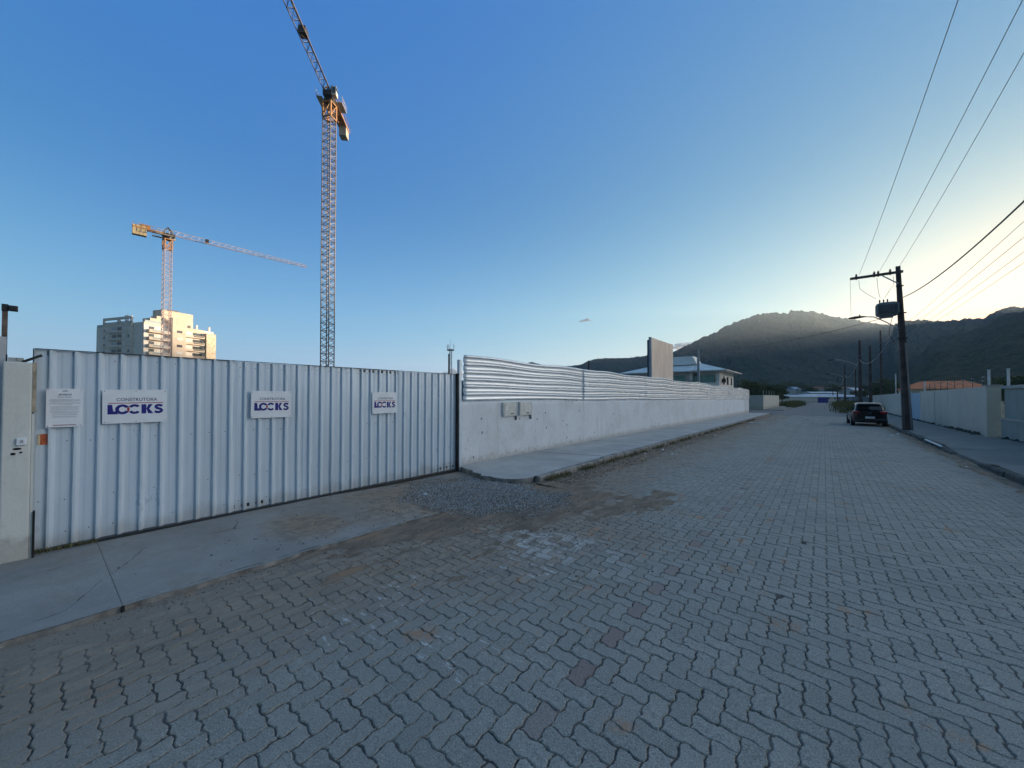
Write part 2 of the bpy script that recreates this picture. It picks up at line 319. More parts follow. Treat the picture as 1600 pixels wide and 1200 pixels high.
# ------------------------------------------------------------------ road: real zig-zag pavers in a herringbone, joints between them
def build_road():
    W = .1125
    def tri(t):
        t = t-np.floor(t); return np.clip(np.where(t < .5, 4*t-1, 3-4*t)*1.35, -1, 1)
    A = .0064
    def warp(x, y): return x+A*tri(y/W+.25), y+A*tri(x/W+.25)
    def outline(w_, h_, inset, k):
        x0, x1, y0, y1 = inset, w_-inset, inset, h_-inset
        pts = []
        nx = max(1, int(round(w_/W*k))); ny = max(1, int(round(h_/W*k)))
        for i in range(nx): pts.append((x0+(x1-x0)*i/nx, y0))
        for i in range(ny): pts.append((x1, y0+(y1-y0)*i/ny))
        for i in range(nx): pts.append((x1-(x1-x0)*i/nx, y1))
        for i in range(ny): pts.append((x0, y1-(y1-y0)*i/ny))
        p = np.array(pts); a, b = warp(p[:, 0], p[:, 1]); return np.stack([a, b], 1)
    VV = []; QQ = []; NG = {}; attr_q = []; attr_n = {}; base = 0
    def lod(y0, y1, k, rings):
        nonlocal base
        ix = np.arange(int(KL/W)-2, int(KR/W)+2); iy = np.arange(int(round(y0/W)), int(round(y1/W)))
        IX, IY = np.meshgrid(ix, iy); K = (IX-IY) % 4
        for typ in (0, 3):
            sel = K == typ; cx = (IX[sel]*W); cy = (IY[sel]*W)
            gx = IX[sel]
            w_, h_ = (2*W, W) if typ == 0 else (W, 2*W)
            ok = (cx+w_*.5 > KL+.06) & (cx+w_*.5 < KR-.03); cx = cx[ok]; cy = cy[ok]; gx = gx[ok]; n = len(cx)
            outs = [outline(w_, h_, i, k) for i, z in rings]; P = len(outs[0])
            jx = rng.normal(0, .0009, n); jy = rng.normal(0, .0009, n); dz = rng.normal(0, .0013, n)
            tx = rng.normal(0, .011, n); ty = rng.normal(0, .011, n)
            z0 = surf(cx+w_/2, cy+h_/2)
            sx = (surf(cx+w_/2+.1, cy+h_/2)-z0)/.1; sy = (surf(cx+w_/2, cy+h_/2+.1)-z0)/.1
            V = np.zeros((n, len(rings)*P, 3))
            for r_, (o, (ins, z)) in enumerate(zip(outs, rings)):
                lx = o[:, 0]-w_/2; ly = o[:, 1]-h_/2
                V[:, r_*P:(r_+1)*P, 0] = cx[:, None]+w_/2+lx[None]+jx[:, None]
                V[:, r_*P:(r_+1)*P, 1] = cy[:, None]+h_/2+ly[None]+jy[:, None]
                V[:, r_*P:(r_+1)*P, 2] = z0[:, None]+dz[:, None]+z+lx[None]*(tx+sx)[:, None]+ly[None]*(ty+sy)[:, None]
            # chip the edges a little
            if k >= 6:
                ed = rng.normal(0, .0022, (n, P))-.004*(rng.random((n, P)) < .06)
                for r_ in range(len(rings)):
                    V[:, r_*P:(r_+1)*P, 0] += ed*np.sign(outs[0][:, 0]-w_/2)[None]; V[:, r_*P:(r_+1)*P, 1] += ed*np.sign(outs[0][:, 1]-h_/2)[None]
            off = base+np.arange(n)*len(rings)*P
            j = np.arange(P); j2 = (j+1) % P
            rr = rng.random(n); red = np.zeros(n)
            if typ == 3: red = ((gx == -11)*(.35+.65*rng.random(n))*(rng.random(n) < .85))
            for r_ in range(len(rings)-1):
                q = np.stack([r_*P+j, r_*P+j2, (r_+1)*P+j2, (r_+1)*P+j], 1)
                QQ.append((off[:, None, None]+q[None]).reshape(-1, 4)); attr_q.append((np.repeat(rr, P), np.repeat(red, P)))
            NG.setdefault(P, []).append(off[:, None]+(len(rings)-1)*P+j[None]); attr_n.setdefault(P, []).append((rr, red))
            VV.append(V.reshape(-1, 3)); base += n*len(rings)*P
    near = [(.0031, -.015), (.0031, -.006), (.0080, 0.0)]
    lod(-2.2, 5.9, 8, near); lod(5.9, 15.75, 4, [(.0025, -.01), (.005, 0)]); lod(15.75, 48, 2, [(.004, -.008), (.006, 0)])
    F = [np.concatenate(QQ)]; r_ = np.concatenate([a[0] for a in attr_q]); e_ = np.concatenate([a[1] for a in attr_q])
    rs = [r_]; es = [e_]
    for P in NG:
        F.append(np.concatenate(NG[P])); rs.append(np.concatenate([a[0] for a in attr_n[P]])); es.append(np.concatenate([a[1] for a in attr_n[P]]))
    o = np_mesh('road', np.concatenate(VV), F, [M_paver], False, None, {'rnd': np.concatenate(rs), 'red': np.concatenate(es)})
    tag(o, kind='structure')
build_road()
o = grid_mesh('road_bed', np.linspace(KL-.03, KR, 90), np.concatenate([np.arange(-6, 20, .1), np.arange(20, 48.5, 1)]), lambda X, Y: surf(X, Y)-.0115+.010*fbm(X*2.1, Y*2.1, 4, 71)+.016*np.clip((KL+.75-X)/.6, 0, 1)*(fbm(X*3, Y*1.3, 4, 75)-.15), [M_joint]); tag(o, kind='structure')
def far_road_material():
    s = NT('far_paving')
    br = s.n('ShaderNodeTexBrick', {'Vector': s.pos, 'Color1': (.15, .15, .15, 1), 'Color2': (.19, .19, .188, 1), 'Mortar': (.05, .05, .05, 1), 'Scale': 1.0, 'Mortar Size': .012, 'Brick Width': .45, 'Row Height': .225}).outputs['Color']
    n = s.noise(s.pos, .5, 5, .6); c = s.mix(s.m('MULTIPLY', s.ramp(n, .4, .7), .5), br, (.09, .09, .09))
    return s.out(c, .8, 0, .3)
M_far = far_road_material()
o = grid_mesh('far_road', np.array([-4.42, -2, 0, 2, 3.4]), np.concatenate([np.arange(48, 62, 2), np.arange(62, 161, 6)]), lambda X, Y: surf(X, Y)+.003, [M_far]); tag(o, kind='structure')
# cross street on the left, beyond the first boundary wall
o = grid_mesh('side_street', np.linspace(-60, -4.42, 12), np.linspace(52, 66, 4), lambda X, Y: -.004*np.clip(Y-4, 0, 56)-.02, [M_far]); tag(o, kind='structure')

# ------------------------------------------------------------------ driveway and sidewalks
def apron_z(X, Y):
    t = np.clip((KL-X)/(KL-SWL), 0, 1)
    return surf(np.full_like(X, KL), Y)*0 + .018 + .0*t + .012*(fbm(X*1.5, Y*1.5, 3, 9)-.5) - .05*np.clip((Y-3.2)/1.2, 0, 1)*(1-t*.3)
o = grid_mesh('driveway', np.linspace(-9.5, KL+.02, 44), np.linspace(.4545, 7.0, 90), apron_z, [M_apron]); tag(o, kind='structure')
o = grid_mesh('driveway_slab', np.linspace(-9.5, KL+.02, 30), np.linspace(-6, .450, 60), lambda X, Y: apron_z(X, Y)+.004, [M_apron]); tag(o, kind='structure')
# thin skirt so the slab edge towards the road reads as a real edge
mb = MB()
for y0, y1 in ((-6, .450), (.4545, 3.6)):
    n = 40
    for i in range(n):
        ya = y0+(y1-y0)*i/n; yb = y0+(y1-y0)*(i+1)/n; xa = KL+.02+.012*math.sin(ya*9)+.01*math.sin(ya*23); xb = KL+.02+.012*math.sin(yb*9)+.01*math.sin(yb*23)
        za = float(apron_z(np.array(KL+.02), np.array(ya)))+.002; zb = float(apron_z(np.array(KL+.02), np.array(yb)))+.002
        mb.add([(KL-.05, ya, za), (xa, ya, za-.004), (xb, yb, zb-.004), (KL-.05, yb, zb), (xa+.006, ya, -.06), (xb+.006, yb, -.06)], [(0, 1, 2, 3), (1, 4, 5, 2)])
tag(mb.build('driveway_edge', M_kerb), kind='structure')
# raised sidewalk right of the gate, broken edge towards the driveway
def walk_top(y): return gz(y)+.105+.035*min(1, max(0, (y-6)/4))
edge = [(-6.7, 6.3), (-6.45, 6.12), (-6.2, 6.05), (-6.0, 6.02), (-5.85, 5.88), (-5.6, 5.86), (-5.45, 5.72), (-5.3, 5.8), (-5.1, 5.76), (-4.9, 5.8), (-4.72, 5.92), (-4.6, 6.1), (-4.55, 6.3)]
mb = MB()
ysg = [6.5, 7, 8, 9.44, 9.46] + [9.46+i*2.0 for i in range(1, 21)]
top = [(x, y, walk_top(y)) for x, y in edge]
for i in range(len(edge)-1):
    (xa, ya), (xb, yb) = edge[i], edge[i+1]
    mb.add([(xa, ya, walk_top(ya)-.012), (xb, yb, walk_top(yb)-.012), (xb, yb, -.03), (xa, ya, -.03)], [(0, 3, 2, 1)], 1)
    mb.add([(xa, 6.5, walk_top(6.5)), (xa, ya+.02, walk_top(ya)), (xb, yb+.02, walk_top(yb)), (xb, 6.5, walk_top(6.5))], [(0, 1, 2, 3)])
    mb.add([(xa, ya+.02, walk_top(ya)), (xa, ya, walk_top(ya)-.012), (xb, yb, walk_top(yb)-.012), (xb, yb+.02, walk_top(yb))], [(0, 1, 2, 3)])
Ys = [6.5]+[6.5+.5*i for i in range(1, 86)]
for i in range(len(Ys)-1):
    ya, yb = Ys[i], Ys[i+1]
    for xa, xb in ((-6.7, -5.8), (-5.8, -5.2), (-5.2, -4.55)):
        mb.add([(xa, ya, walk_top(ya)), (xb, ya, walk_top(ya)-.0), (xb, yb, walk_top(yb)), (xa, yb, walk_top(yb))], [(0, 1, 2, 3)])
mb.build('sidewalk', [M_walk, M_kerb])['kind'] = 'structure'
# expansion joints cut as thin dark strips of soil
mb = MB()
for y in (9.4, 13.1, 17.2, 21.5, 26, 31, 36):
    z = walk_top(y)+.002
    mb.add([(-6.6, y-.35, z), (-6.6, y-.31, z), (-4.6, y+.18, z), (-4.6, y+.13, z)], [(0, 3, 2, 1)])
mb.build('sidewalk_joint', mk('dark_joint', (.05, .048, .045), .95))['kind'] = 'structure'
# kerb stones
def kerb(name, x0, x1, y0, y1, top, mat, step=.98):
    mb = MB(); y = y0; rr = random.Random(3)
    while y < y1:
        dx = rr.uniform(-.012, .012); dz = rr.uniform(-.012, .008); e = min(y+step, y1)
        za = top(y)+dz; zb = top(e)+dz
        c = .02
        mb.add([(x0+dx, y, za), (x1+dx-c, y, za), (x1+dx, y, za-c), (x1+dx+.015, y, za-.3), (x0+dx, e-.012, zb), (x1+dx-c, e-.012, zb), (x1+dx, e-.012, zb-c), (x1+dx+.015, e-.012, zb-.3), (x0+dx, y, za-.3), (x0+dx, e-.012, zb-.3)],
               [(0, 1, 5, 4), (1, 2, 6, 5), (2, 3, 7, 6), (0, 8, 3, 2, 1), (4, 5, 6, 7, 9), (0, 4, 9, 8)])
        y = e
    o = mb.build(name, mat); o['kind'] = 'structure'; return o
kerb('kerb', -4.56, KL, 6.35, 49, lambda y: walk_top(y)+.005, M_kerb)
# the right-hand kerb drops at the vehicle entrance
def rk(y):
    h = .13
    if 14.6 < y < 18.9: h = .13-.095*min(1, (y-14.6)/.6, (18.9-y)/.6)
    return gz(y)+h
mb = MB()
yy = [6+.4*i for i in range(0, 175)]
for a, b in zip(yy, yy[1:]):
    dxa = .03*math.sin(a*3.1); dxb = .03*math.sin(b*3.1)
    mb.add([(3.14, a, rk(a)-.002), (SWR+.5, a, gz(a)+.15), (SWR+.5, b, gz(b)+.15), (3.14, b, rk(b)-.002)], [(0, 1, 2, 3)])
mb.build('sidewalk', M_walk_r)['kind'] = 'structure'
# right kerb faces the road on its left side: build mirrored
mb = MB(); rr = random.Random(5); y = 6
while y < 76:
    e = y+.9; dx = rr.uniform(-.03, .02); dz = rr.uniform(-.02, .01); za = rk(y)+dz; zb = rk(e)+dz
    mb.add([(3.17+dx, y, za), (3.04+dx, y, za), (3.01+dx, y, za-.03), (3.0+dx, y, za-.3), (3.17+dx, e-.02, zb), (3.04+dx, e-.02, zb), (3.01+dx, e-.02, zb-.03), (3.0+dx, e-.02, zb-.3)],
           [(0, 4, 5, 1), (1, 5, 6, 2), (2, 6, 7, 3), (0, 1, 2, 3), (4, 7, 6, 5)]); y = e
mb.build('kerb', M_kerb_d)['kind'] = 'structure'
tag(MB().box(2.975, 3.02, 18.9, 21.5, gz(20)+.10, gz(20)+.145).build('painted_kerb_edge', mk('white_kerb_paint', (.72, .73, .74), .7, 0, .15, 6), bevel=.008),
    'white painted kerb edge at the dropped entrance on the right side', 'kerb marking') 

# dirt spilled over driveway mouth and pavers (a real thin layer)
def dirt_z(X, Y):
    t = ((X+4.1)/1.9)**2+((Y-4.8)/2.0)**2
    n = fbm(X*1.8, Y*.8, 5, 21)
    return -.033+.054*np.exp(-t*1.1)*1.0+.075*(n-.5)+.022*(fbm(X*6, Y*6, 4, 5)-.5)
o = grid_mesh('dirt_spill', np.linspace(-6.55, -1.6, 200), np.linspace(1.4, 7.2, 230), dirt_z, [M_dirt]); tag(o, kind='structure')
def gutter_z(X, Y):
    g = -.004*np.clip(Y-4, 0, 56)
    wv = .5+.8*fbm(Y*.45, Y*0+2, 3, 11)*np.clip((30-Y)/14, .45, 1)
    return g-.022+.06*np.clip(1-(X-KL)/wv, -1, 1)+.028*(fbm(X*3, Y*2, 4, 31)-.5)-.02
o = grid_mesh('gutter_dirt', np.linspace(KL-.01, KL+1.6, 40), np.linspace(6.2, 46, 420), gutter_z, [M_dirt]); tag(o, kind='structure')
def gutter2(X, Y):
    g = -.004*np.clip(Y-4, 0, 56)
    return g-.03+.045*np.clip(1-(KR-X)/.55, -1, 1)+.03*(fbm(X*3, Y*2, 4, 51)-.5)-.012
o = grid_mesh('gutter_dirt', np.linspace(KR-1.2, KR+.02, 24), np.linspace(6, 70, 300), gutter2, [M_dirt]); tag(o, kind='structure')

# gravel (stuff): loose stones
def stones(name, n, region, size, mat, zf, kind='stuff'):
    ico = np.array([(0,0,1),(.9,0,.45),(.28,.85,.45),(-.72,.53,.45),(-.72,-.53,.45),(.28,-.85,.45),(.72,.53,-.4),(-.28,.85,-.4),(-.9,0,-.4),(-.28,-.85,-.4),(.72,-.53,-.4),(0,0,-1)])
    fc = np.array([(0,1,2),(0,2,3),(0,3,4),(0,4,5),(0,5,1),(1,6,2),(2,6,7),(2,7,3),(3,7,8),(3,8,4),(4,8,9),(4,9,5),(5,9,10),(5,10,1),(1,10,6),(6,11,7),(7,11,8),(8,11,9),(9,11,10),(10,11,6)])
    P = region(n); n = len(P)
    s = size[0]+(size[1]-size[0])*rng.random(n)**2.2
    a = rng.random(n)*6.28; sc3 = .6+.7*rng.random((n, 3)); sc3[:, 2] *= .7
    V = ico[None]*sc3[:, None]*(1+.18*rng.normal(size=(n, 12, 1)))*s[:, None, None]
    x = V[..., 0]*np.cos(a)[:, None]-V[..., 1]*np.sin(a)[:, None]; y = V[..., 0]*np.sin(a)[:, None]+V[..., 1]*np.cos(a)[:, None]
    Z = zf(P[:, 0], P[:, 1])
    V = np.stack([x+P[:, 0:1], y+P[:, 1:2], V[..., 2]+Z[:, None]+s[:, None]*.35], -1).reshape(-1, 3)
    F = (np.arange(n)[:, None, None]*12+fc[None]).reshape(-1, 3)
    o = np_mesh(name, V, [F], [mat], False, None, {'rnd': np.repeat(rng.random(n), 20)}); o['kind'] = kind; return o
def stone_mat(name, a, b):
    s = NT(name); r = s.n('ShaderNodeAttribute', attribute_name='rnd').outputs['Fac']
    c = s.mix(r, a, b); return s.out(s.mix(s.m('MULTIPLY', s.noise(s.pos, 90, 3), .4), c, (.08, .08, .08)), .85)
M_grav = stone_mat('grey_crushed_stone', (.10, .105, .11), (.58, .59, .60))
M_peb = stone_mat('dirt_pebbles', (.09, .075, .06), (.28, .24, .20))
def reg_gauss(cx, cy, sx, sy):
    def f(n):
        return np.stack([rng.normal(cx, sx, n), rng.normal(cy, sy, n)], 1)
    return f
def top_driveway(x, y): return np.maximum(np.maximum(apron_z(x, y), dirt_z(x, y))*(x < KL)+(x >= KL)*np.maximum(surf(x, y), dirt_z(x, y)), -.05)
def greg(n):
    P = np.stack([rng.uniform(-6.5, -3.1, n), rng.uniform(3.2, 6.05, n)], 1)
    t = ((P[:, 0]+4.8)/1.65)**2+((P[:, 1]-4.95)/1.15)**2 + 1.3*(fbm(P[:, 0]*1.7, P[:, 1]*1.7, 3, 77)-.5)
    P = P[t < rng.uniform(.55, 1.15, n)]
    ey = np.interp(P[:, 0], [e[0] for e in edge]+[-4.4, -4.3], [e[1] for e in edge]+[6.5, 9])
    return P[P[:, 1] < ey-.02]
stones('gravel', 42000, greg, (.004, .012), M_grav, lambda x, y: top_driveway(x, y)+.004)
def dreg(n):
    P = np.stack([rng.normal(-3.9, 1.1, n), rng.normal(4.2, 1.3, n)], 1); return P[P[:, 1] < 6]
stones('driveway_pebbles', 2500, dreg, (.003, .012), M_peb, top_driveway)
def kreg(n):
    y = 6.6+rng.random(n)**1.6*28; return np.stack([KL+.05+np.abs(rng.normal(0, .35, n)), y], 1)
stones('gutter_pebbles', 3500, kreg, (.004, .018), M_peb, lambda x, y: np.maximum(surf(x, y), gutter_z(x, y)))
def rreg(n): return np.stack([rng.uniform(-3.9, 2.9, n), rng.uniform(.3, 14, n)], 1)
stones('road_grit', 1300, rreg, (.0015, .005), M_peb, surf)
def aleg(n): return np.stack([rng.normal(-4.33, .09, n), rng.uniform(-.8, 4, n)], 1)
stones('apron_grit', 1500, aleg, (.002, .009), M_peb, lambda x, y: np.maximum(surf(x, y), -.03))
# ------------------------------------------------------------------ gate, pillar, signs
def paint_metal(name, c, rough=.3, dirt=True, metal=.5, grain=(1, 1, .35)):
    s = NT(name); o = s.xyz(s.pos)
    n = s.noise(s.mul(s.pos, grain), 3.0, 5, .65); f = s.noise(s.pos, 30, 5, .7)
    base = s.mix(s.m('MULTIPLY', s.ramp(n, .4, .75), .35), c, tuple(x*.72 for x in c))
    if dirt:
        lo = s.m('MULTIPLY', s.ramp(s.m('ADD', o[2], s.m('MULTIPLY', n, -.35)), .10, -.10, 0, 1), .4)
        base = s.mix(lo, base, (.30, .27, .23))
        st = s.m('MULTIPLY', s.ramp(s.noise(s.mul(s.pos, (14, 14, .9)), 1.0, 5, .7), .62, .76), .15)
        base = s.mix(st, base, (.30, .28, .24))
        pass
    w = s.noise(s.mul(s.pos, grain), 2.2, 3, .5)
    s.bump(w, .22, .02)
    return s.out(base, s.ramp(n, .3, .7, rough*.9, rough*1.2), metal, .5)
M_gate = paint_metal('white_painted_sheet', (.62, .70, .78), .3, True, .12)
M_fence = paint_metal('galvanised_white_sheet', (.74, .77, .80), .24, False, .2, (.5, .16, 1.2))
M_dark = mk('dark_metal', (.03, .032, .035), .5, .3, .3, 8)
M_black = mk('black_plastic', (.015, .016, .018), .45, 0, .2, 8)
M_plate = mk('white_sign_plate', (.78, .80, .84), .35, 0, .06, 5)
M_blue = mk('navy_print', (.008, .006, .20), .5, 0, .05, 5)
M_navy = mk('grey_navy_print', (.03, .035, .12), .5, 0, .05, 5)
M_redp = mk('red_print', (.42, .02, .035), .5, 0, .05, 5)
M_print = mk('grey_print', (.28, .30, .36), .6, 0, .05, 5)
M_screw = mk('screw_steel', (.12, .12, .13), .4, .8, .2, 20)

GX = -6.63     # gate plane (back of the pans)
gate = empty('sliding_gate', (GX, 0, 0), 0, 'long white ribbed metal sliding gate with white signs across the driveway', 'gate')
GY0, GY1, GZ0, GZ1 = -.03, 6.12, .055, 2.215
prof = []; y = GY0; pitch = .1835; k = 0
while y < GY1:
    for dy, dx in ((0, 0), (.02, .004), (.05, .005), (.078, .003), (.094, -.002), (.104, .036), (.122, .036), (.156, 0)):
        if y+dy < GY1: prof.append((y+dy, dx))
    y += pitch; k += 1
prof.append((GY1, 0))
zs = np.linspace(GZ0, GZ1, 13)
def build_gate():
    Y = np.array([p[0] for p in prof]); D = np.array([p[1] for p in prof])
    YY, ZZ = np.meshgrid(Y, zs, indexing='ij'); DD = np.repeat(D[:, None], len(zs), 1)
    sh = np.floor((YY-GY0)/(pitch*5))         # separate sheets sit a touch differently
    X = DD+.0035*np.sin(ZZ*2.3+sh*1.7)+.003*np.sin(sh*2.9)+.009*(fbm(YY*2.2, ZZ*1.6, 3, 4)-.5)
    YY = YY+.003*np.sin(ZZ*1.4+sh)
    ZZ = ZZ+(ZZ > 2.2)*.006*np.sin(sh*2.1)-(ZZ < .07)*(.012*(fbm(YY*2, ZZ, 3, 8)))
    V = np.stack([X, YY, ZZ], -1).reshape(-1, 3); nx, ny = len(Y), len(zs)
    i, j = np.meshgrid(np.arange(nx-1), np.arange(ny-1), indexing='ij'); a = (i*ny+j).ravel()
    o = np_mesh('ribbed_sheet', V, [np.stack([a, a+ny, a+ny+1, a+1], 1)], [M_gate], False, gate)
    sd = o.modifiers.new('t', 'SOLIDIFY'); sd.thickness = .0018; sd.offset = -1
build_gate()
mb = MB()
mb.box(-.05, -.004, GY0, GY1, GZ0+.03, GZ0+.08).box(-.05, -.004, GY0, GY1, GZ1-.06, GZ1-.012)
for yy in (GY0, 1.5, 3.05, 4.6, GY1-.05): mb.box(-.05, -.006, yy, yy+.05, GZ0+.08, GZ1-.06)
mb.build('gate_frame', M_dark, gate)
mb = MB().box(-.004, .03, GY0-.012, GY0-.002, GZ0, GZ1+.006).box(-.006, .032, GY0, GY1, GZ1+.002, GZ1+.01)
mb.build('edge_trim', M_dark, gate)
rr = random.Random(2); bolt_me = None
y = GY0+.055
while y < GY1-.05:
    for z in (2.13, 1.2, .55, .18):
        if rr.random() < .66:
            yy = y+rr.uniform(-.01, .01); zz = z+rr.uniform(-.012, .012)+.003
            if bolt_me is None: bo = MB().tube([(0, 0, 0), (.008, 0, 0)], .0065, 6).build('bolt', M_screw, gate); bolt_me = bo.data
            else: bo = mesh_obj('bolt', bolt_me, gate)
            bo.location = (.001, yy, zz)
    y += pitch
# ground rail below the gate
MB().box(-6.70, -6.56, -.5, 6.2, -.02, .045).build('gate_rail', M_dark)['label'] = 'dark steel ground rail running below the white sliding gate'
bpy.data.objects['gate_rail']['category'] = 'rail'

def plaster(name, c, stain=(.30, .29, .27), dark=.35, rough=.75, pits=True, low=True, bs=.8):
    s = NT(name); o = s.xyz(s.pos)
    big = s.noise(s.pos, .9, 6, .65); med = s.noise(s.pos, 7, 6, .7); fine = s.noise(s.pos, 55, 5, .7)
    drip = s.noise(s.mul(s.pos, (5, 5, .35)), 1.0, 6, .7)
    base = s.mix(s.m('MULTIPLY', s.ramp(big, .4, .7), dark), c, stain)
    base = s.mix(s.m('MULTIPLY', s.ramp(drip, .56, .75), dark), base, tuple(x*.6 for x in stain))
    base = s.mix(s.m('MULTIPLY', s.ramp(med, .52, .72), .3), base, tuple(x*.62 for x in c))
    if pits:
        vo = s.n('ShaderNodeTexVoronoi', {'Vector': s.mul(s.pos, (4.2, 4.2, 2.6)), 'Scale': 1.0}).outputs['Distance']
        p = s.m('MULTIPLY', s.ramp(s.m('ADD', vo, s.m('MULTIPLY', fine, .05)), .135, .11, 0, 1), s.ramp(s.noise(s.pos, .55, 3), .40, .46))
        base = s.mix(s.m('MULTIPLY', p, .85), base, (.10, .095, .095))
        vv2 = s.n('ShaderNodeTexVoronoi', {'Vector': s.mul(s.pos, (11, 11, 4)), 'Scale': 1.0}).outputs['Distance']
        p2 = s.m('MULTIPLY', s.ramp(vv2, .13, .09, 0, 1), s.ramp(s.noise(s.pos, 1.7, 3), .54, .58)); base = s.mix(s.m('MULTIPLY', p2, .6), base, (.16, .15, .15))
    if low:
        l = s.m('MULTIPLY', s.ramp(s.m('ADD', o[2], s.m('MULTIPLY', med, -.5)), .08, -.14, 0, 1), .5)
        base = s.mix(l, base, (.30, .27, .23))
    s.bump(s.m('ADD', s.m('MULTIPLY', fine, .5), s.m('MULTIPLY', med, 1.0)), bs, .012)
    return s.out(base, rough, 0, .25)
M_plas = plaster('rough_whitewashed_render', (.72, .74, .77), (.50, .50, .49), .42)
M_pill = plaster('painted_pillar_render', (.68, .68, .64), (.46, .44, .40), .3, .7, False, True, .5)
pill = empty('gate_pillar', (-6.5, -.125, 0), 0, 'narrow white rendered gate pillar at the left end of the ribbed gate', 'pillar')
M_hole = mk('dark_hole', (.02, .02, .02), .9)
mb = MB().box(-.13, .06, -.105, .085, -.05, 2.06)
mb.build('column', M_pill, pill, bevel=.012)
MB().box(-.02, .055, .0865, .112, 1.54, 2.06).build('edge_strip', mk('rusty_angle', (.42, .34, .25), .7, 0, .4, 12), pill)
MB().box(.0, .055, .0865, .105, .0, 1.52).build('filler_strip', M_pill, pill)
MB().box(.0, .07, .104, .122, .02, .50).build('gap_seal', M_hole, pill)
mb = MB()
for (yy, zz, ry, rz_) in ((-.005, 1.165, .030, .012), (-.03, 1.115, .018, .014), (.02, 1.125, .011, .010)):
    n = 10; mb.add([(.0612, yy+ry*math.cos(2*math.pi*i/n)*(1+.2*math.sin(i*2.3)), zz+rz_*math.sin(2*math.pi*i/n)) for i in range(n)], [tuple(range(n))])
mb.build('chipped_hole', M_hole, pill)
mb = MB().box(.062, .085, -.01, .055, 1.20, 1.275); mb.build('doorbell', M_plate, pill, bevel=.006)
MB().box(.085, .088, .015, .035, 1.225, 1.255).build('bell_button', mk('grey_button', (.45, .46, .47), .4), pill)

# things on and behind the pillar
fl = empty('floodlight', (-6.52, -.08, 2.06), 0, 'black slanted floodlight lying on top of the white pillar', 'floodlight')
mb = MB().beam((0, -.03, .004), (0, .10, .085), .022); mb.v = [(v[0]*4 if abs(v[0]) < .1 else v[0], v[1], v[2]) for v in mb.v]
mb.build('lamp_head', M_black, fl)
MB().box(-.03, .03, -.07, -.02, 0, .045).build('bracket', mk('pale_bracket', (.4, .4, .36), .6), fl)
jb = empty('junction_box', (-6.52, -.165, 2.06), 0, 'small pale junction box with a stub of conduit on the white pillar', 'junction box')
MB().box(-.03, .03, -.035, .02, 0, .045).build('box', mk('pale_grey_box', (.42, .43, .44), .6), jb)
MB().tube([(0, -.045, 0), (0, -.045, .075)], .006).build('conduit_stub', M_dark, jb)
wp = empty('floodlight_pole', (-6.80, -.235, 0), 0, 'weathered timber pole carrying a small black floodlight at the far left edge', 'pole')
M_wood = mk('weathered_wood', (.15, .11, .09), .9, 0, .5, 6, .5, 60)
MB().box(-.02, .02, -.02, .018, 0, 2.66).build('post', M_wood, wp)
MB().box(-.03, .03, -.024, .022, 2.62, 2.69).build('lamp_bracket', M_dark, wp)
mb = MB().box(-.03, .05, .023, .085, 2.625, 2.68); mb.build('lamp_head', M_black, wp, bevel=.006)
wb = MB().box(-6.72, -6.66, -.34, -.218, 0, 2.33).build('white_post', mk('grey_white_board', (.50, .51, .53), .6, 0, .2, 3)); tag(wb, 'pale board post standing left of the gate pillar below the floodlight pole', 'post')

# signs
def text_mesh(txt, size, off=0, sx=1.0, space=1.0):
    cu = bpy.data.curves.new('t', 'FONT'); cu.body = txt; cu.size = size; cu.offset = off; cu.align_x = 'CENTER'; cu.align_y = 'CENTER'; cu.space_character = space
    cu.resolution_u = 6
    ob = bpy.data.objects.new('t', cu); col.objects.link(ob)
    dg = bpy.context.evaluated_depsgraph_get(); dg.update()
    me = bpy.data.meshes.new_from_object(ob.evaluated_get(dg)); bpy.data.objects.remove(ob); bpy.data.curves.remove(cu)
    vs = np.array([v.co[:] for v in me.vertices]); fs = [tuple(p.vertices) for p in me.polygons]; bpy.data.meshes.remove(me)
    vs[:, 0] *= sx; c = (vs.min(0)+vs.max(0))/2; vs -= c
    return vs, fs
def fit(vs, cx, cz, wdt, hgt):
    s_ = vs.max(0)-vs.min(0); o = vs.copy(); o[:, 0] = vs[:, 0]/s_[0]*wdt+cx; o[:, 1] = vs[:, 1]/s_[1]*hgt+cz; return o
def put_text(mb, vs, fs, m=0, x=.0):
    mb.add([(x, v[0], v[1]) for v in vs], fs, m)
def ring_seg(cx, cz, rx, rz_, tx, tz, a0, a1, n=28, cutx=None):
    vs = []; fs = []
    for i in range(n+1):
        a = a0+(a1-a0)*i/n; c, s_ = math.cos(a), math.sin(a)
        vs += [(cx+rx*c, cz+rz_*s_), (cx+(rx-tx)*c, cz+(rz_-tz)*s_)]
    for i in range(n): fs.append((2*i, 2*i+2, 2*i+3, 2*i+1))
    return np.array(vs), fs
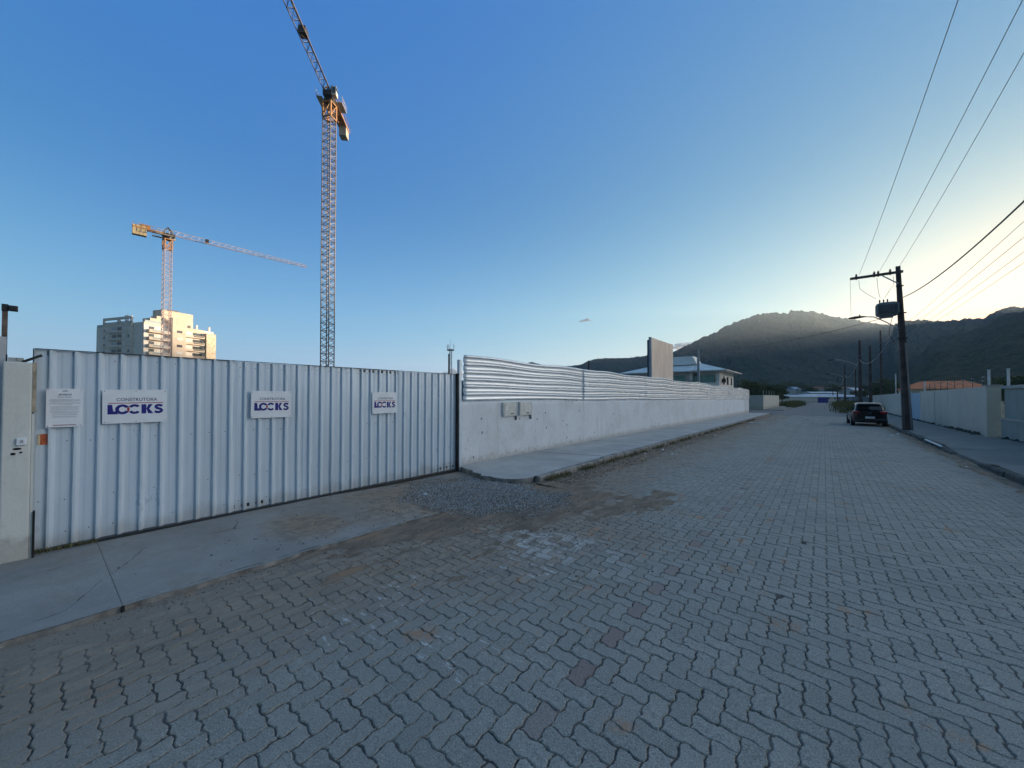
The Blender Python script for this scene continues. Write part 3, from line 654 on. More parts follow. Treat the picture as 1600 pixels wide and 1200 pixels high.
def company_sign(y0, y1, label, tilt=0):
    W = y1-y0; H = .405; x = GX+.040+.010
    root = empty('company_sign', (x, (y0+y1)/2, 1.585), 0, label, 'sign', 'company signs screwed to the white gate')
    root.rotation_euler = (tilt, 0, 0)
    mb = MB().box(-.006, .003, -W/2, W/2, -H/2, H/2); mb.build('sign_plate', M_plate, root)
    f = W/.57
    mb = MB(); v, fc = text_mesh('CONSTRUTORA', .1, .0005); put_text(mb, fit(v, .012*f, .083, .36*f, .038), fc, 0, .0045); mb.build('small_lettering', M_navy, root)
    MB().box(.0031, .0045, -.24*f, .25*f, .036, .044).build('red_line', M_redp, root)
    mb = MB(); hh = .115; zc = -.035; b = zc-hh/2; t = zc+hh/2
    def poly(pts): mb.add([(.0045, p[0]*f, p[1]) for p in pts], [tuple(range(len(pts)))])
    # L with its foot cut by the round O
    poly([(-.243, t), (-.243, b), (-.195, b), (-.195, b+.035), (-.205, t)])
    poly([(-.195, b+.035), (-.195, b), (-.146, b), (-.160, b+.010), (-.172, b+.035)])
    v, fc = ring_seg(-.118, zc, .062, hh/2+.002, .032, .028, R(28), R(332)); put_text(mb, v*np.array([f, 1]), fc, 0, .0045)
    v, fc = ring_seg(-.013, zc, .060, hh/2+.002, .030, .028, R(40), R(148)); put_text(mb, v*np.array([f, 1]), fc, 0, .0045)
    v, fc = ring_seg(-.013, zc, .060, hh/2+.002, .030, .028, R(212), R(320)); put_text(mb, v*np.array([f, 1]), fc, 0, .0045)
    poly([(.048, t), (.048, b), (.092, b), (.092, t)])
    poly([(.092, zc+.004), (.095, zc-.004), (.108, b), (.158, b), (.118, zc), (.150, t), (.112, t)])
    S_ = [(.240, zc+.033), (.222, zc+.043), (.200, zc+.044), (.184, zc+.036), (.180, zc+.022), (.190, zc+.008), (.210, zc), (.228, zc-.009), (.236, zc-.023), (.230, zc-.037), (.212, zc-.045), (.190, zc-.044), (.170, zc-.034)]
    vv = []
    for i, p in enumerate(S_):
        q0 = S_[max(0, i-1)]; q1 = S_[min(len(S_)-1, i+1)]; tx, tz = q1[0]-q0[0], q1[1]-q0[1]; l_ = math.hypot(tx, tz); nx_, nz_ = -tz/l_*.0145, tx/l_*.0145
        vv += [((p[0]+nx_)*f, p[1]+nz_), ((p[0]-nx_)*f, p[1]-nz_)]
    put_text(mb, np.array(vv), [(2*i, 2*i+1, 2*i+3, 2*i+2) for i in range(len(S_)-1)], 0, .0045)
    mb.build('large_lettering', M_blue, root)
    n = 14; pts = []
    for i in range(n+1): a = -1+2*i/n; pts.append((-.068+.011*(1-a*a), zc+a*.036))
    for i in range(n-1, 0, -1): a = -1+2*i/n; pts.append((-.068-.011*(1-a*a), zc+a*.036))
    MB().add([(.0052, p[0]*f, p[1]) for p in pts], [tuple(range(len(pts)))]).build('red_lens', M_redp, root)
    mb = MB()
    for yy in (-W/2+.018, 0, W/2-.018):
        for zz in (-H/2+.018, H/2-.018): MB().tube([(.003, yy, zz), (.006, yy, zz)], .005, 6).build('screw', M_screw, root)
company_sign(.476, 1.047, 'large blue lettered company sign nearest the paper notice, left end of the gate', R(.6))
company_sign(1.985, 2.535, 'blue lettered company sign on the middle of the ribbed gate', R(-.3))
company_sign(3.95, 4.475, 'blue lettered company sign farthest from the pillar, nearest the rendered wall', 0)
nt_ = empty('notice_board', (GX+.050, .19, 1.577), 0, 'white printed notice with many thin lines of text, left on the gate', 'notice')
MB().box(-.004, .003, -.135, .135, -.213, .213).build('sheet', M_plate, nt_)
mb = MB(); v, fc = text_mesh('AVISO!', .1, .002); put_text(mb, fit(v, .0, .147, .095, .019), fc, 0, .0045)
mb.build('heading', M_navy, nt_); MB().box(.0031, .004, -.02, .018, .184, .191).build('small_emblem', M_navy, nt_)
mb = MB(); rr = random.Random(9); z = .125
for i, (wd, gp) in enumerate([(.05, .011), (.055, .022), (.0, .0), (.11, .011), (.115, .009), (.10, .016), (.11, .011), (.115, .012), (.05, .02), (.11, .012), (.10, .013), (.105, .012), (.10, .016), (.11, .012), (.105, .013), (.09, .012), (.10, .016), (.08, .010), (.09, .01)]):
    if wd: 
        y = -wd
        while y < wd:
            e = min(wd, y+rr.uniform(.008, .022)); mb.box(.0031, .004, y, e, z-.0018, z+.0018); y = e+.003
    z -= gp
mb.build('fine_print', M_print, nt_)
MB().box(.0031, .004, -.085, .085, -.196, -.186).build('red_print_line', mk('faded_red_print', (.35, .18, .22), .6), nt_)
[MB().tube([(.003, a, b_), (.006, a, b_)], .004, 6).build('screw', M_screw, nt_) for a in (-.12, .12) for b_ in (-.2, .2)]
tg = empty('warning_sticker', (GX+.008, .055, 1.235), 0, 'small orange warning sticker at the left edge of the gate', 'sticker')
MB().box(.0, .003, -.035, .045, -.058, .058).build('sticker_field', mk('orange_sticker', (.50, .11, .04), .55, 0, .4, 30), tg)
MB().box(.0, .003, -.053, -.0355, -.058, .058).build('sticker_margin', mk('cream_sticker', (.6, .5, .32), .55), tg)
mb = MB(); [mb.box(.0031, .004, -.02+.008*(i % 2), .035, .035-.02*i, .04-.02*i) for i in range(4)]; mb.build('faded_marks', mk('dark_orange_print', (.30, .05, .03), .6), tg)

# ------------------------------------------------------------------ rendered wall with corrugated fence above
WX0, WX1 = -6.60, -6.42      # wall face at its near and far end
def wx(y): return WX0+(WX1-WX0)*(y-6.2)/42.8
def wall_top(y): return 1.625-.0042*(y-6.2)+.008*math.sin(y*.9)
def build_wall():
    ys = np.concatenate([np.linspace(6.21, 6.35, 4), np.arange(6.5, 46.4, .25), [46.4]]); zs_ = np.linspace(0, 1, 13)
    Yg, T = np.meshgrid(ys, zs_, indexing='ij')
    top = 1.625-.0042*(Yg-6.2)+.008*np.sin(Yg*.9); bot = -.15-.004*np.clip(Yg-4, 0, 56)
    Z = bot+(top-bot)*T
    X = WX0+(WX1-WX0)*(Yg-6.2)/42.8+.02*(fbm(Yg*1.1, Z*1.4, 4, 13)-.5)+.006*(fbm(Yg*9, Z*9, 3, 17)-.5)
    X[0, :] -= .02
    Yg = Yg+np.where(Yg < 6.3, .03*(fbm(Z*6, Z*0, 4, 19)-.5), 0)
    nx, ny = Yg.shape; a_, b_ = np.meshgrid(np.arange(nx-1), np.arange(ny-1), indexing='ij'); a = (a_*ny+b_).ravel()
    V = np.stack([X, Yg, Z], -1).reshape(-1, 3); F = np.stack([a, a+ny, a+ny+1, a+1], 1)
    n0 = len(V)           # top, back and end faces
    B = V.reshape(nx, ny, 3)[:, -1].copy(); B[:, 0] -= .17
    C = V.reshape(nx, ny, 3)[:, 0].copy(); C[:, 0] -= .17
    V = np.concatenate([V, B, C]); i = np.arange(nx-1)
    F2 = np.stack([i*ny+ny-1, (i+1)*ny+ny-1, n0+i+1, n0+i], 1); F3 = np.stack([n0+i, n0+i+1, n0+nx+i+1, n0+nx+i], 1)
    e1 = np.array([[0, ny-1, n0, n0+nx], [(nx-1)*ny, n0+nx+nx-1, n0+nx-1, (nx-1)*ny+ny-1]])
    o = np_mesh('boundary_wall', V, [np.concatenate([F, F2, F3, e1])], [M_plas], True)
    return o
bw = build_wall(); tag(bw, 'long low rough whitewashed wall right of the gate under the corrugated fence', 'wall')
MB().box(-6.62, wx(48)+.012, 46.4, 49.0, -.4, wall_top(47)).build('end_section', plaster('smooth_white_render', (.66, .66, .67), (.5, .5, .5), .15, .7, False), bw, bevel=.01)
# meter boxes set on the wall
for i, (ya, yb, lab) in enumerate(((7.70, 8.26, 'white meter box on the rendered wall, the one nearer the gate'), (8.40, 8.93, 'white meter box on the rendered wall, the one farther from the gate'))):
    mbx = empty('meter_box', (wx(8)+.01, (ya+yb)/2, 1.365), 0, lab, 'meter box', 'meter boxes on the rendered wall')
    hw = (yb-ya)/2
    MB().box(-.03, .045, -hw, hw, -.185, .19).build('case', mk('meter_box_shell', (.62, .62, .58), .5, 0, .15, 6) if i == 0 else bpy.data.materials['meter_box_shell'], mbx, bevel=.008)
    MB().box(.045, .055, -hw+.04, hw-.04, -.15, .155).build('door', bpy.data.materials['meter_box_shell'], mbx, bevel=.004)
    MB().box(.055, .062, .02, .13, -.125, -.10).build('handle', M_dark, mbx)
    MB().box(-.02, .03, hw-.01, hw+.03, -.3, .19).build('dark_conduit', mk('dark_stained_conduit', (.12, .12, .13), .8) if i == 0 else bpy.data.materials['dark_stained_conduit'], mbx)
# corrugated sheets laid lengthwise
fence = empty('corrugated_fence', (0, 6.2, 1.6), 0, 'glossy horizontal corrugated metal fence on top of the rendered wall', 'fence')
def build_fence():
    prof = []; z = 0; P = .176
    for k_ in range(6):
        for dz, dx in ((0, 0), (.02, .001), (.10, .002), (.112, .021), (.128, .025), (.148, .025), (.162, .021)): prof.append((z+dz, dx))
        z += P
    prof.append((z, 0)); PZ = np.array([p[0] for p in prof]); PD = np.array([p[1] for p in prof])
    for a, b, kk in [(6.27, 12.1, 0), (12.0, 18.1, 1), (18.0, 24.1, 2), (24.0, 30.1, 3), (30.0, 36.1, 4), (36.0, 42.1, 5), (42.0, 49.0, 6)]:
        ys = np.arange(a, b+.01, .14); Yg, J = np.meshgrid(ys, np.arange(len(PZ)), indexing='ij')
        hs = (2.69-.0042*(Yg-6.2)+.035*np.sin(Yg*.62+kk)*np.clip((Yg-14)/10, 0, 1)+.018*np.sin(Yg*1.9)) - (1.625-.0042*(Yg-6.2)+.008*np.sin(Yg*.9))
        Z0 = 1.63-.0042*(Yg-6.2)+.008*np.sin(Yg*.9)
        Z = Z0+PZ[J]/PZ[-1]*hs+.01*np.sin(Yg*.8+J*.25)
        wob = .020*(fbm(Yg*.55, Z*1.3, 3, 40+kk)-.5)*2+.009*(fbm(Yg*2.2, Z*3.5, 2, 60+kk)-.5)
        X = WX0+(WX1-WX0)*(Yg-6.2)/42.8+.035+PD[J]+wob*np.clip((Yg-6)/6, .15, 1)+(.006 if kk % 2 else 0)
        nx, ny = Yg.shape; i_, j_ = np.meshgrid(np.arange(nx-1), np.arange(ny-1), indexing='ij'); q = (i_*ny+j_).ravel()
        V = np.stack([X, Yg-6.2, Z-1.6], -1).reshape(-1, 3)
        o = np_mesh('corrugated_sheet', V, [np.stack([q, q+ny, q+ny+1, q+1], 1)], [M_fence], True, fence); es = o.modifiers.new('e', 'EDGE_SPLIT'); es.split_angle = R(28)
        sd = o.modifiers.new('t', 'SOLIDIFY'); sd.thickness = .0025; sd.offset = -1
    for y in range(8, 49, 3):
        MB().box(wx(y)-.09, wx(y)-.035, y-6.2, y-6.14, -.02, .95).build('post', M_dark, fence)
build_fence()
ep = empty('gate_end_post', (-6.57, 6.155, 0), 0, 'slim white steel post between the gate and the rendered wall', 'post')
MB().box(-.04, .04, -.035, .035, 0, 2.56).build('post_tube', M_gate, ep, bevel=.004)
MB().box(-.06, .035, -.065, -.04, 0, 2.24).build('shadow_gap_strip', M_black, ep)
[MB().tube([(.0, .036, z), (.0, .062, z)], .018, 10).build('sheet_clip', M_black, ep) for z in (1.72, 1.9, 2.08, 2.26, 2.44)]
MB().tube([(0, 0, 0), (0, 0, 2.75)], .016, 8).build('stake', M_dark, None, (-7.1, 6.3, 0))
tag(bpy.data.objects['stake'], 'short dark stake sticking up behind the right end of the gate', 'stake')
p_ = at(920, 600, 26); MB().tube([(0, 0, 0), (0, 0, 3.35+.75-.0)], .05, 8).build('stake', M_dark, None, (p_.x, p_.y, 0))
tag(bpy.data.objects['stake.001'], 'dark post sticking up behind the middle of the corrugated fence', 'stake')
# ------------------------------------------------------------------ hills
def fbm3(x, y, o=5, s=0): return fbm(x, y, o, s)
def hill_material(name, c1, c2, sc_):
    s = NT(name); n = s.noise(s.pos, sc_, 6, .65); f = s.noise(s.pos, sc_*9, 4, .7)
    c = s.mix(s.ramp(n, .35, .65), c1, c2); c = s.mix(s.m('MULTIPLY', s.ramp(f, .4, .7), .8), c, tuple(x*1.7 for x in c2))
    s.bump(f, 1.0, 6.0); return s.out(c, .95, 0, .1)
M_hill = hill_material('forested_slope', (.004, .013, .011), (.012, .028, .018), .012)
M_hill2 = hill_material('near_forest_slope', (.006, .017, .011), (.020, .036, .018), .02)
def ridge(name, pts, dist, foot, mat, seed, rough, naz=700, ndr=70, back=1.35, canopy=5.0):
    """pts: (px, py) skyline seen from the street; dist(px) real forward distance of the crest; foot: fraction of the distance where the slope starts"""
    px = np.array([p[0] for p in pts], float); py = np.array([p[1] for p in pts], float)
    th = np.arctan((px-800)/FPX); T = np.linspace(th[0], th[-1], naz)
    PX = 800+FPX*np.tan(T); PY = np.interp(PX, px, py)
    D = dist(PX)/np.cos(T)                              # radial distance of the crest
    H = (HOR-PY)/FPX*dist(PX)+CAMH
    t = np.concatenate([np.linspace(0, 1, ndr), np.linspace(1, 2, 16)[1:]])
    TT, tt = np.meshgrid(T, t, indexing='ij'); DD = D[:, None]; HH = H[:, None]
    rad = np.where(tt <= 1, DD*(foot+(1-foot)*tt), DD*(1+(back-1)*(tt-1)))
    prof = np.where(tt <= 1, tt**1.25*(1-.0*tt), 1-.75*(tt-1))
    r = np.sin(TT)*rad; f = np.cos(TT)*rad; X = CY*r-SY*f; Y = SY*r+CY*f
    n = fbm(X/260, Y/260, 6, seed)-.5; env = np.clip(4*tt*(1-tt), 0, 1)*(tt <= 1)
    Z = HH*prof+rough*n*HH*env
    Z += canopy*.7*(fbm(X/60, Y/60, 3, seed+5)-.45)*np.clip(tt*3, 0, 1)+canopy*1.5*(fbm(X/10, Y/10, 2, seed+9)-.5)*np.clip(tt*3, 0, 1)
    # keep each slope point under the sight line to its crest
    Z = np.minimum(Z, np.where(tt < .97, (HH-CAMH)*rad/DD*.985+CAMH, Z))
    Z = Z-1.5*(1-np.clip(tt*4, 0, 1))
    nx, ny = X.shape; V = np.stack([X, Y, Z], -1).reshape(-1, 3)
    i, j = np.meshgrid(np.arange(nx-1), np.arange(ny-1), indexing='ij'); a = (i*ny+j).ravel()
    o = np_mesh(name, V, [np.stack([a, a+ny, a+ny+1, a+1], 1)], [mat], True); o['kind'] = 'structure'; return o
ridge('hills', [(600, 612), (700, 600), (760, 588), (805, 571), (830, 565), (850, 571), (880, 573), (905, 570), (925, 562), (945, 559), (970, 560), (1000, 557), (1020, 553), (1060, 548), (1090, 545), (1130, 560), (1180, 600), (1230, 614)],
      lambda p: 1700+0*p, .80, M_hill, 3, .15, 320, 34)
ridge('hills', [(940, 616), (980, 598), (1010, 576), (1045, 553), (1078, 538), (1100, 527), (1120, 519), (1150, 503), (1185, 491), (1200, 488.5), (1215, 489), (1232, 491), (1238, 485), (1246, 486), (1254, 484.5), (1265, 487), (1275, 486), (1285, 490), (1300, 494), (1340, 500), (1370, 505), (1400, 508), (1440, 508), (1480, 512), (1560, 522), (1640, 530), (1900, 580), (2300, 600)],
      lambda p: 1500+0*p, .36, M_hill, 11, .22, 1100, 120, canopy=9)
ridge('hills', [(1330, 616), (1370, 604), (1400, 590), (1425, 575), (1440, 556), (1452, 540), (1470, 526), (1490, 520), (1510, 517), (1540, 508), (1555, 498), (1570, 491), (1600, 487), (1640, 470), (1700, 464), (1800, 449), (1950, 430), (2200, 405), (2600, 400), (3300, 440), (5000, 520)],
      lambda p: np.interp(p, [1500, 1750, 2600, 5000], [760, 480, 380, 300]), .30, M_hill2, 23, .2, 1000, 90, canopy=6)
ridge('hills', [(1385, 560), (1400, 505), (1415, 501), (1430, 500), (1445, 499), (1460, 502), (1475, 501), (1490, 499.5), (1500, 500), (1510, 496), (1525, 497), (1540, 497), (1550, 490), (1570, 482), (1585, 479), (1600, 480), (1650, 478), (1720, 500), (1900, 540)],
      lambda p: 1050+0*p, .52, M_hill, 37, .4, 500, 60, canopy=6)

# ------------------------------------------------------------------ trees
M_leaf = []
for nm, a, b in (('dark_foliage', (.02, .035, .012), (.05, .075, .025)), ('olive_foliage', (.035, .05, .015), (.085, .10, .035)), ('shrub_foliage', (.05, .07, .02), (.12, .13, .045))):
    s = NT(nm); r_ = s.n('ShaderNodeAttribute', attribute_name='rnd').outputs['Fac']; M_leaf.append(s.out(s.mix(r_, a, b), .7, 0, .3))
M_bark = mk('bark', (.08, .06, .045), .9, 0, .4, 6)
def leaf_cloud(blobs, n, size, mat, name, parent, seed=0):
    rg = np.random.default_rng(seed); B = np.array(blobs, float); wgt = B[:, 3]*B[:, 4]*B[:, 5]; wgt /= wgt.sum()
    k = rg.choice(len(B), n, p=wgt); d = rg.normal(size=(n, 3)); d /= np.linalg.norm(d, axis=1)[:, None]
    rad = rg.random(n)**.45; P = B[k, :3]+d*rad[:, None]*B[k, 3:6]
    u = rg.normal(size=(n, 3)); u /= np.linalg.norm(u, axis=1)[:, None]; v = np.cross(u, rg.normal(size=(n, 3))); v /= np.linalg.norm(v, axis=1)[:, None]
    s_ = size*(.5+rg.random(n))[:, None]
    V = np.stack([P-u*s_, P-v*s_*.5, P+u*s_, P+v*s_*.5], 1).reshape(-1, 3)
    F = np.arange(n*4).reshape(-1, 4)
    return np_mesh(name, V, [F], [mat], False, parent, {'rnd': rg.random(n)})
def tree(loc, h, wdt, label, group, mat=0, seed=0, n=1800, lf=.16, copy_of=None, rz=0, scl=1):
    root = empty('tree', loc, rz, label, 'tree', group); rr = random.Random(seed)
    th = h*.35; mb = MB(); mb.tube([(0, 0, -.4), (0, 0, th*.6), (rr.uniform(-.1, .1)*wdt, 0, th*1.3)], [h*.03, h*.024, h*.012], 7)
    bl = []
    for i in range(9):
        a = rr.uniform(0, 6.28); q = wdt*.5*rr.uniform(.1, .75); z = th+(h-th)*rr.uniform(.12, .86)
        x, y = q*math.cos(a), q*math.sin(a); b = wdt*rr.uniform(.16, .3); bl.append((x, y, z, b, b, b*rr.uniform(.55, .85)))
        mb.tube([(0, 0, th*rr.uniform(.5, .9)), (x*.6, y*.6, z-.1*h), (x, y, z)], [h*.012, h*.008, h*.004], 5)
    mb.build('trunk', M_bark, root); leaf_cloud(bl, n, lf, M_leaf[mat], 'crown', root, seed); return root

# ------------------------------------------------------------------ apartment block
FW = lambda d: Vector((CY*d[0]-SY*d[1], SY*d[0]+CY*d[1], 0))
C0 = at(223, 620, 150); eA = FW((-.95, .31)).normalized(); eB = FW((.31, .95)).normalized()
apt = empty('apartment_building', (C0.x, C0.y, -.3), 0, 'tall pale apartment block with balconies lit by low sun behind the gate', 'building')
apt.matrix_world = Matrix(((eA.x, eB.x, 0, C0.x), (eA.y, eB.y, 0, C0.y), (0, 0, 1, -.3), (0, 0, 0, 1)))
# eA x eB points down, so local (a, b) is a mirrored frame; bake it into the vertices instead
apt.matrix_world = Matrix.Translation((C0.x, C0.y, -.3))
def AB(mb):                                      # map (a, b, z) to the block's real orientation
    mb.v = [(eA.x*v[0]+eB.x*v[1], eA.y*v[0]+eB.y*v[1], v[2]) for v in mb.v]; mb.f = [f[::-1] for f in mb.f]; return mb
M_apc = mk('cream_facade', (.62, .52, .42), .8, 0, .12, .6); M_apw = mk('pale_facade', (.70, .66, .62), .8, 0, .08, .5)
M_apg = mk('grey_facade', (.62, .58, .53), .8, 0, .12, .5); M_glass = mk('dark_window_glass', (.03, .04, .05), .12, 0, .2, 3, spec=.8)
M_shut = mk('white_shutter', (.62, .62, .60), .6, 0, .05, 3); M_rail = mk('balcony_glass', (.32, .40, .42), .15, 0, .1, 2); M_stone = mk('yellow_stone_cladding', (.66, .56, .42), .85, 0, .3, 1.2)
AB(MB().box(0, 30, 0, 26, 0, 30.6).box(.0, 7, 0.0, 26, 30.6, 31.4)).build('wall', M_apw, apt)
AB(MB().box(6.2, 24.5, -.7, 0, 0, 31.2)).build('grey_front', M_apg, apt)
mb = MB(); mb.box(6.2, 24.5, -.7, -.2, 33.0, 34.0).box(6.2, 24.5, -.69, -.21, 31.2, 31.9)
for a in (6.2, 13.6, 23.7): mb.box(a, a+(1.6 if a == 13.6 else .8), -.69, -.21, 31.2, 33.4)
AB(mb).build('pergola_frame', M_apg, apt)
mb = MB(); mb.box(6.9, 24, -.5, -.4, 31.2, 32.2).box(25, 30, .1, .2, 30.6, 31.7).box(.2, .3, .4, 7, 31.4, 32.3); AB(mb).build('roof_railing', M_rail, apt)
fl_z = [30.6-2.95*k for k in range(1, 7)]
for k_, z in enumerate(fl_z):
    f = z-.0
    for a, wd, hh, mt, nm in ((7.4, 1.0, 1.0, M_glass if k_ % 2 else M_shut, 'window'), (9.8, 1.5, 1.2, M_shut, 'window'), (12.3, 2.6, 1.3, M_glass, 'window'), (15.6, 2.8, 1.2, M_rail if k_ % 2 == 0 else M_glass, 'balcony_window'), (20.8, 1.5, 1.3, M_shut, 'window'), (23.0, .8, .8, M_glass, 'window')):
        w_ = AB(MB().box(a, a+wd, -.76, -.705, f+.95, f+.95+hh)).build(nm, mt, apt)
        AB(MB().box(a-.08, a+wd+.08, -.82, -.765, f+.86, f+.94)).build('sill', M_apw, w_)
    b_ = AB(MB().box(12.2, 19.9, -1.1, -.75, f+.0, f+.75)).build('balcony', M_apg, apt)
    AB(MB().box(28.5+1.5, 31.8, .8, 4, f+.0, f+1.0)).build('side_balcony', M_apw, apt)
    # lit side: balconies near the corner
    bl = MB().box(-1.5, 0, 1.0, 8.2, f-.15, f+1.0); bb = AB(bl).build('balcony', M_apc, apt)
    AB(MB().box(-1.55, -1.505, 2.2, 7.4, f+.35, f+.85)).build('balcony_rail', M_rail, bb)
    AB(MB().box(-.06, -.01, 1.6, 3.4, f+1.01, f+2.3)).build('window', M_glass, apt); AB(MB().box(-.06, -.01, 4.2, 7.4, f+1.01, f+2.3)).build('window', M_shut, apt)
    # tower slot windows and right-hand balconies
    AB(MB().box(-2.06, -2.01, 10.2, 12.2, f+.9, f+1.9)).build('window', M_shut if k_ % 2 else M_glass, apt)
    bb = AB(MB().box(-1.2, 0, 14.0, 21.5, f-.15, f+.9)).build('balcony', M_apc, apt)
    AB(MB().box(-1.25, -1.205, 17.0, 21.3, f+.25, f+.8)).build('balcony_rail', M_dark, bb)
    AB(MB().box(-.06, -.01, 14.4, 16.5, f+1.0, f+2.0)).build('window', M_shut, apt); AB(MB().box(-.06, -.01, 17.4, 21.2, f+.91, f+2.2)).build('window', M_glass, apt)
AB(MB().box(-2.0, .0, 8.6, 13.6, 0, 34.6)).build('stair_tower', M_apc, apt)
AB(MB().box(-1.6, -.003, 22.0, 26.0, 0, 30.2)).build('stone_bay', M_stone, apt)
AB(MB().box(-.02, .0, .0, 8.3, 30.55, 31.2).box(-.03, 0, 14, 22, 30.0, 31.5)).build('parapet', M_apc, apt)
AB(MB().box(2.5, 8.5, 7.5, 19, 30.6, 38.0)).build('penthouse', M_apc, apt)
AB(MB().box(.4, 5, 2.2, 7.5, 31.4, 33.4).box(.4, 4.0, 4.4, 7.5, 33.4, 34.6)).build('stepped_roof', M_apc, apt)
mb = MB().box(3, 5.5, 10, 14, 38.0, 38.5); AB(mb).build('roof_equipment', M_dark, apt)
mb = MB(); [mb.box(.5, 1.1, b, b+.7, 31.0, 33.4) for b in (19.0, 24.2)]; [mb.box(14+i, 14.5+i, 2, 2.5, 30.6, 35.4) for i in (0, 1.2)]; AB(mb).build('chimney', M_apw, apt)

# ------------------------------------------------------------------ tower cranes
M_lat = mk('weathered_crane_steel', (.20, .165, .15), .6, .0, .3, .8); M_lat2 = mk('pale_crane_steel', (.46, .36, .36), .6, 0, .3, .8)
M_yel = mk('yellow_crane_paint', (.42, .20, .06), .55, 0, .3, 1); M_cw = mk('counterweight_concrete', (.46, .42, .36), .85, 0, .2, .5)
M_cwy = mk('yellow_counterweight', (.50, .40, .24), .8, 0, .2, .5)
def lattice_mast(mb, w, z0, z1, sec, leg, br):
    h = w/2; c = [(-h, -h), (h, -h), (h, h), (-h, h)]
    for x, y in c: mb.beam((x, y, z0), (x, y, z1), leg)
    n = int((z1-z0)/sec); k = 0
    for i in range(n):
        a = z0+(z1-z0)*i/n; b = z0+(z1-z0)*(i+1)/n; m_ = (a+b)/2
        for q in range(4):
            p, r_ = c[q], c[(q+1) % 4]
            mb.beam((*p, a), (*r_, a), br); mb.beam((*p, a), (*r_, m_), br); mb.beam((*r_, m_), (*p, b), br)
def jib_mesh(L, w, h, sec, ch, br, taper=.55, flip=False):
    mb = MB(); n = int(L/sec); P = []
    for i in range(n+1):
        t = i/n; x = L*t; hh = h*(1-(1-taper)*t); P.append(((x, -w/2, 0), (x, w/2, 0), (x, 0, hh)))
    for i in range(n):
        a, b = P[i], P[i+1]
        for q in range(3): mb.beam(a[q], b[q], ch if q < 2 else ch*1.2)
        mb.beam(a[0], a[1], br); md = tuple((a[2][k]+b[2][k])/2 for k in range(3))
        for q in (0, 1): mb.beam(a[q], md, br); mb.beam(md, b[q], br)
        mb.beam(a[0], b[1], br) if i % 2 else mb.beam(a[1], b[0], br)
    return mb
def crane(name_label, px, f, mast_w, top_py, vp, away_is_jib, Ljib, Lcj, mats, mast_rot, cwsize, jib_w, jib_h, chord=.16):
    base = at(px, 620, f); H = CAMH+(HOR-top_py)/FPX*f
    root = empty('tower_crane', (base.x, base.y, 0), 0, name_label, 'crane')
    mb = MB(); lattice_mast(mb, mast_w, -.3, H-2.2, 1.45, chord, chord*.5)
    o = mb.build('mast', mats[0], root); o.rotation_euler.z = mast_rot
    d = FW(((vp-800)/FPX, 1)); ang = math.atan2(d.y, d.x)
    if not away_is_jib: ang += math.pi
    sl = MB(); sl.tube([(0, 0, H-1.6), (0, 0, H-.9)], mast_w*.62, 16)
    o = sl.build('slewing_ring', M_dark, root)
    fr = MB(); w2 = mast_w*.5
    for x, y in ((-w2, -w2), (w2, -w2), (w2, w2), (-w2, w2)): fr.beam((x, y, H-4.6), (x, y, H-1.6), .26)
    for z in (H-4.6, H-1.7):
        for a, b in (((-w2, -w2), (w2, -w2)), ((w2, -w2), (w2, w2)), ((w2, w2), (-w2, w2)), ((-w2, w2), (-w2, -w2))): fr.beam((*a, z), (*b, z), .22)
    for a, b in (((-w2, -w2), (w2, -w2)), ((w2, w2), (-w2, w2)), ((w2, -w2), (w2, w2)), ((-w2, w2), (-w2, -w2))): fr.beam((*a, H-4.6), (*b, H-1.7), .14)
    o = fr.build('top_section', M_yel, root); o.rotation_euler.z = mast_rot
    top = MB(); top.box(-1.3, 1.5, -.8, .8, H-.9, H+.1); 
    for s_ in (-1, 1): top.beam((-1.2, s_*.7, H), (0, s_*.3, H+2.0), .2); top.beam((1.4, s_*.7, H), (0, s_*.3, H+2.0), .2)
    o = top.build('turntable_frame', M_dark, root); o.rotation_euler.z = ang
    cab = MB().box(.7, 1.9, .95, 1.8, H-1.1, H+.6); o = cab.build('cab', M_apg, root, bevel=.06); o.rotation_euler.z = ang
    g_ = MB().box(1.903, 1.94, 1.05, 1.7, H-.8, H+.4).box(.8, 1.85, 1.803, 1.84, H-.3, H+.4); g = g_.build('cab_window', M_glass, o)
    for s_ in (-1, 1):
        pf = MB(); y0 = s_*1.1 if s_ < 0 else 1.2; y1 = s_*2.2 if s_ < 0 else 2.3
        ya, yb = min(y0, y1), max(y0, y1); xa, xb = (-3.2, -.2) if s_ > 0 else (-2.6, 1.0)
        pf.box(xa, xb, ya, yb, H-1.0, H-.9)
        ye = yb if s_ > 0 else ya
        for i in range(5): x = xa+(xb-xa)*i/4; pf.beam((x, ye, H-.9), (x, ye, H+.25), .05)
        pf.beam((xa, ye, H+.25), (xb, ye, H+.25), .05); pf.beam((xa, ye, H-.3), (xb, ye, H-.3), .04)
        o = pf.build('platform', M_apg, root); o.rotation_euler.z = ang
    # jib
    o = jib_mesh(Ljib, jib_w, jib_h, 1.9 if Ljib > 45 else 1.7, chord*.85, chord*.42).build('jib', mats[1], root); o.location = (0, 0, H); o.rotation_euler.z = ang
    tr = MB().box(9.0 if Ljib < 45 else 12, (9.8 if Ljib < 45 else 13.4), -jib_w*.45, jib_w*.45, .1, 1.2).build('winch', M_dark, root); tr.location = (0, 0, H); tr.rotation_euler.z = ang
    # counter-jib
    cj = MB()
    for s_ in (-1, 1): cj.beam((-1, s_*.75, H-.2), (-Lcj, s_*.75, H-.2), .32)
    n = int(Lcj/1.1)
    for i in range(n): x = -1-i*1.1; cj.beam((x, -.75, H-.2), (x, .75, H-.2), .12); cj.beam((x, -.75, H-.2), (x-1.1, .75, H-.2), .08)
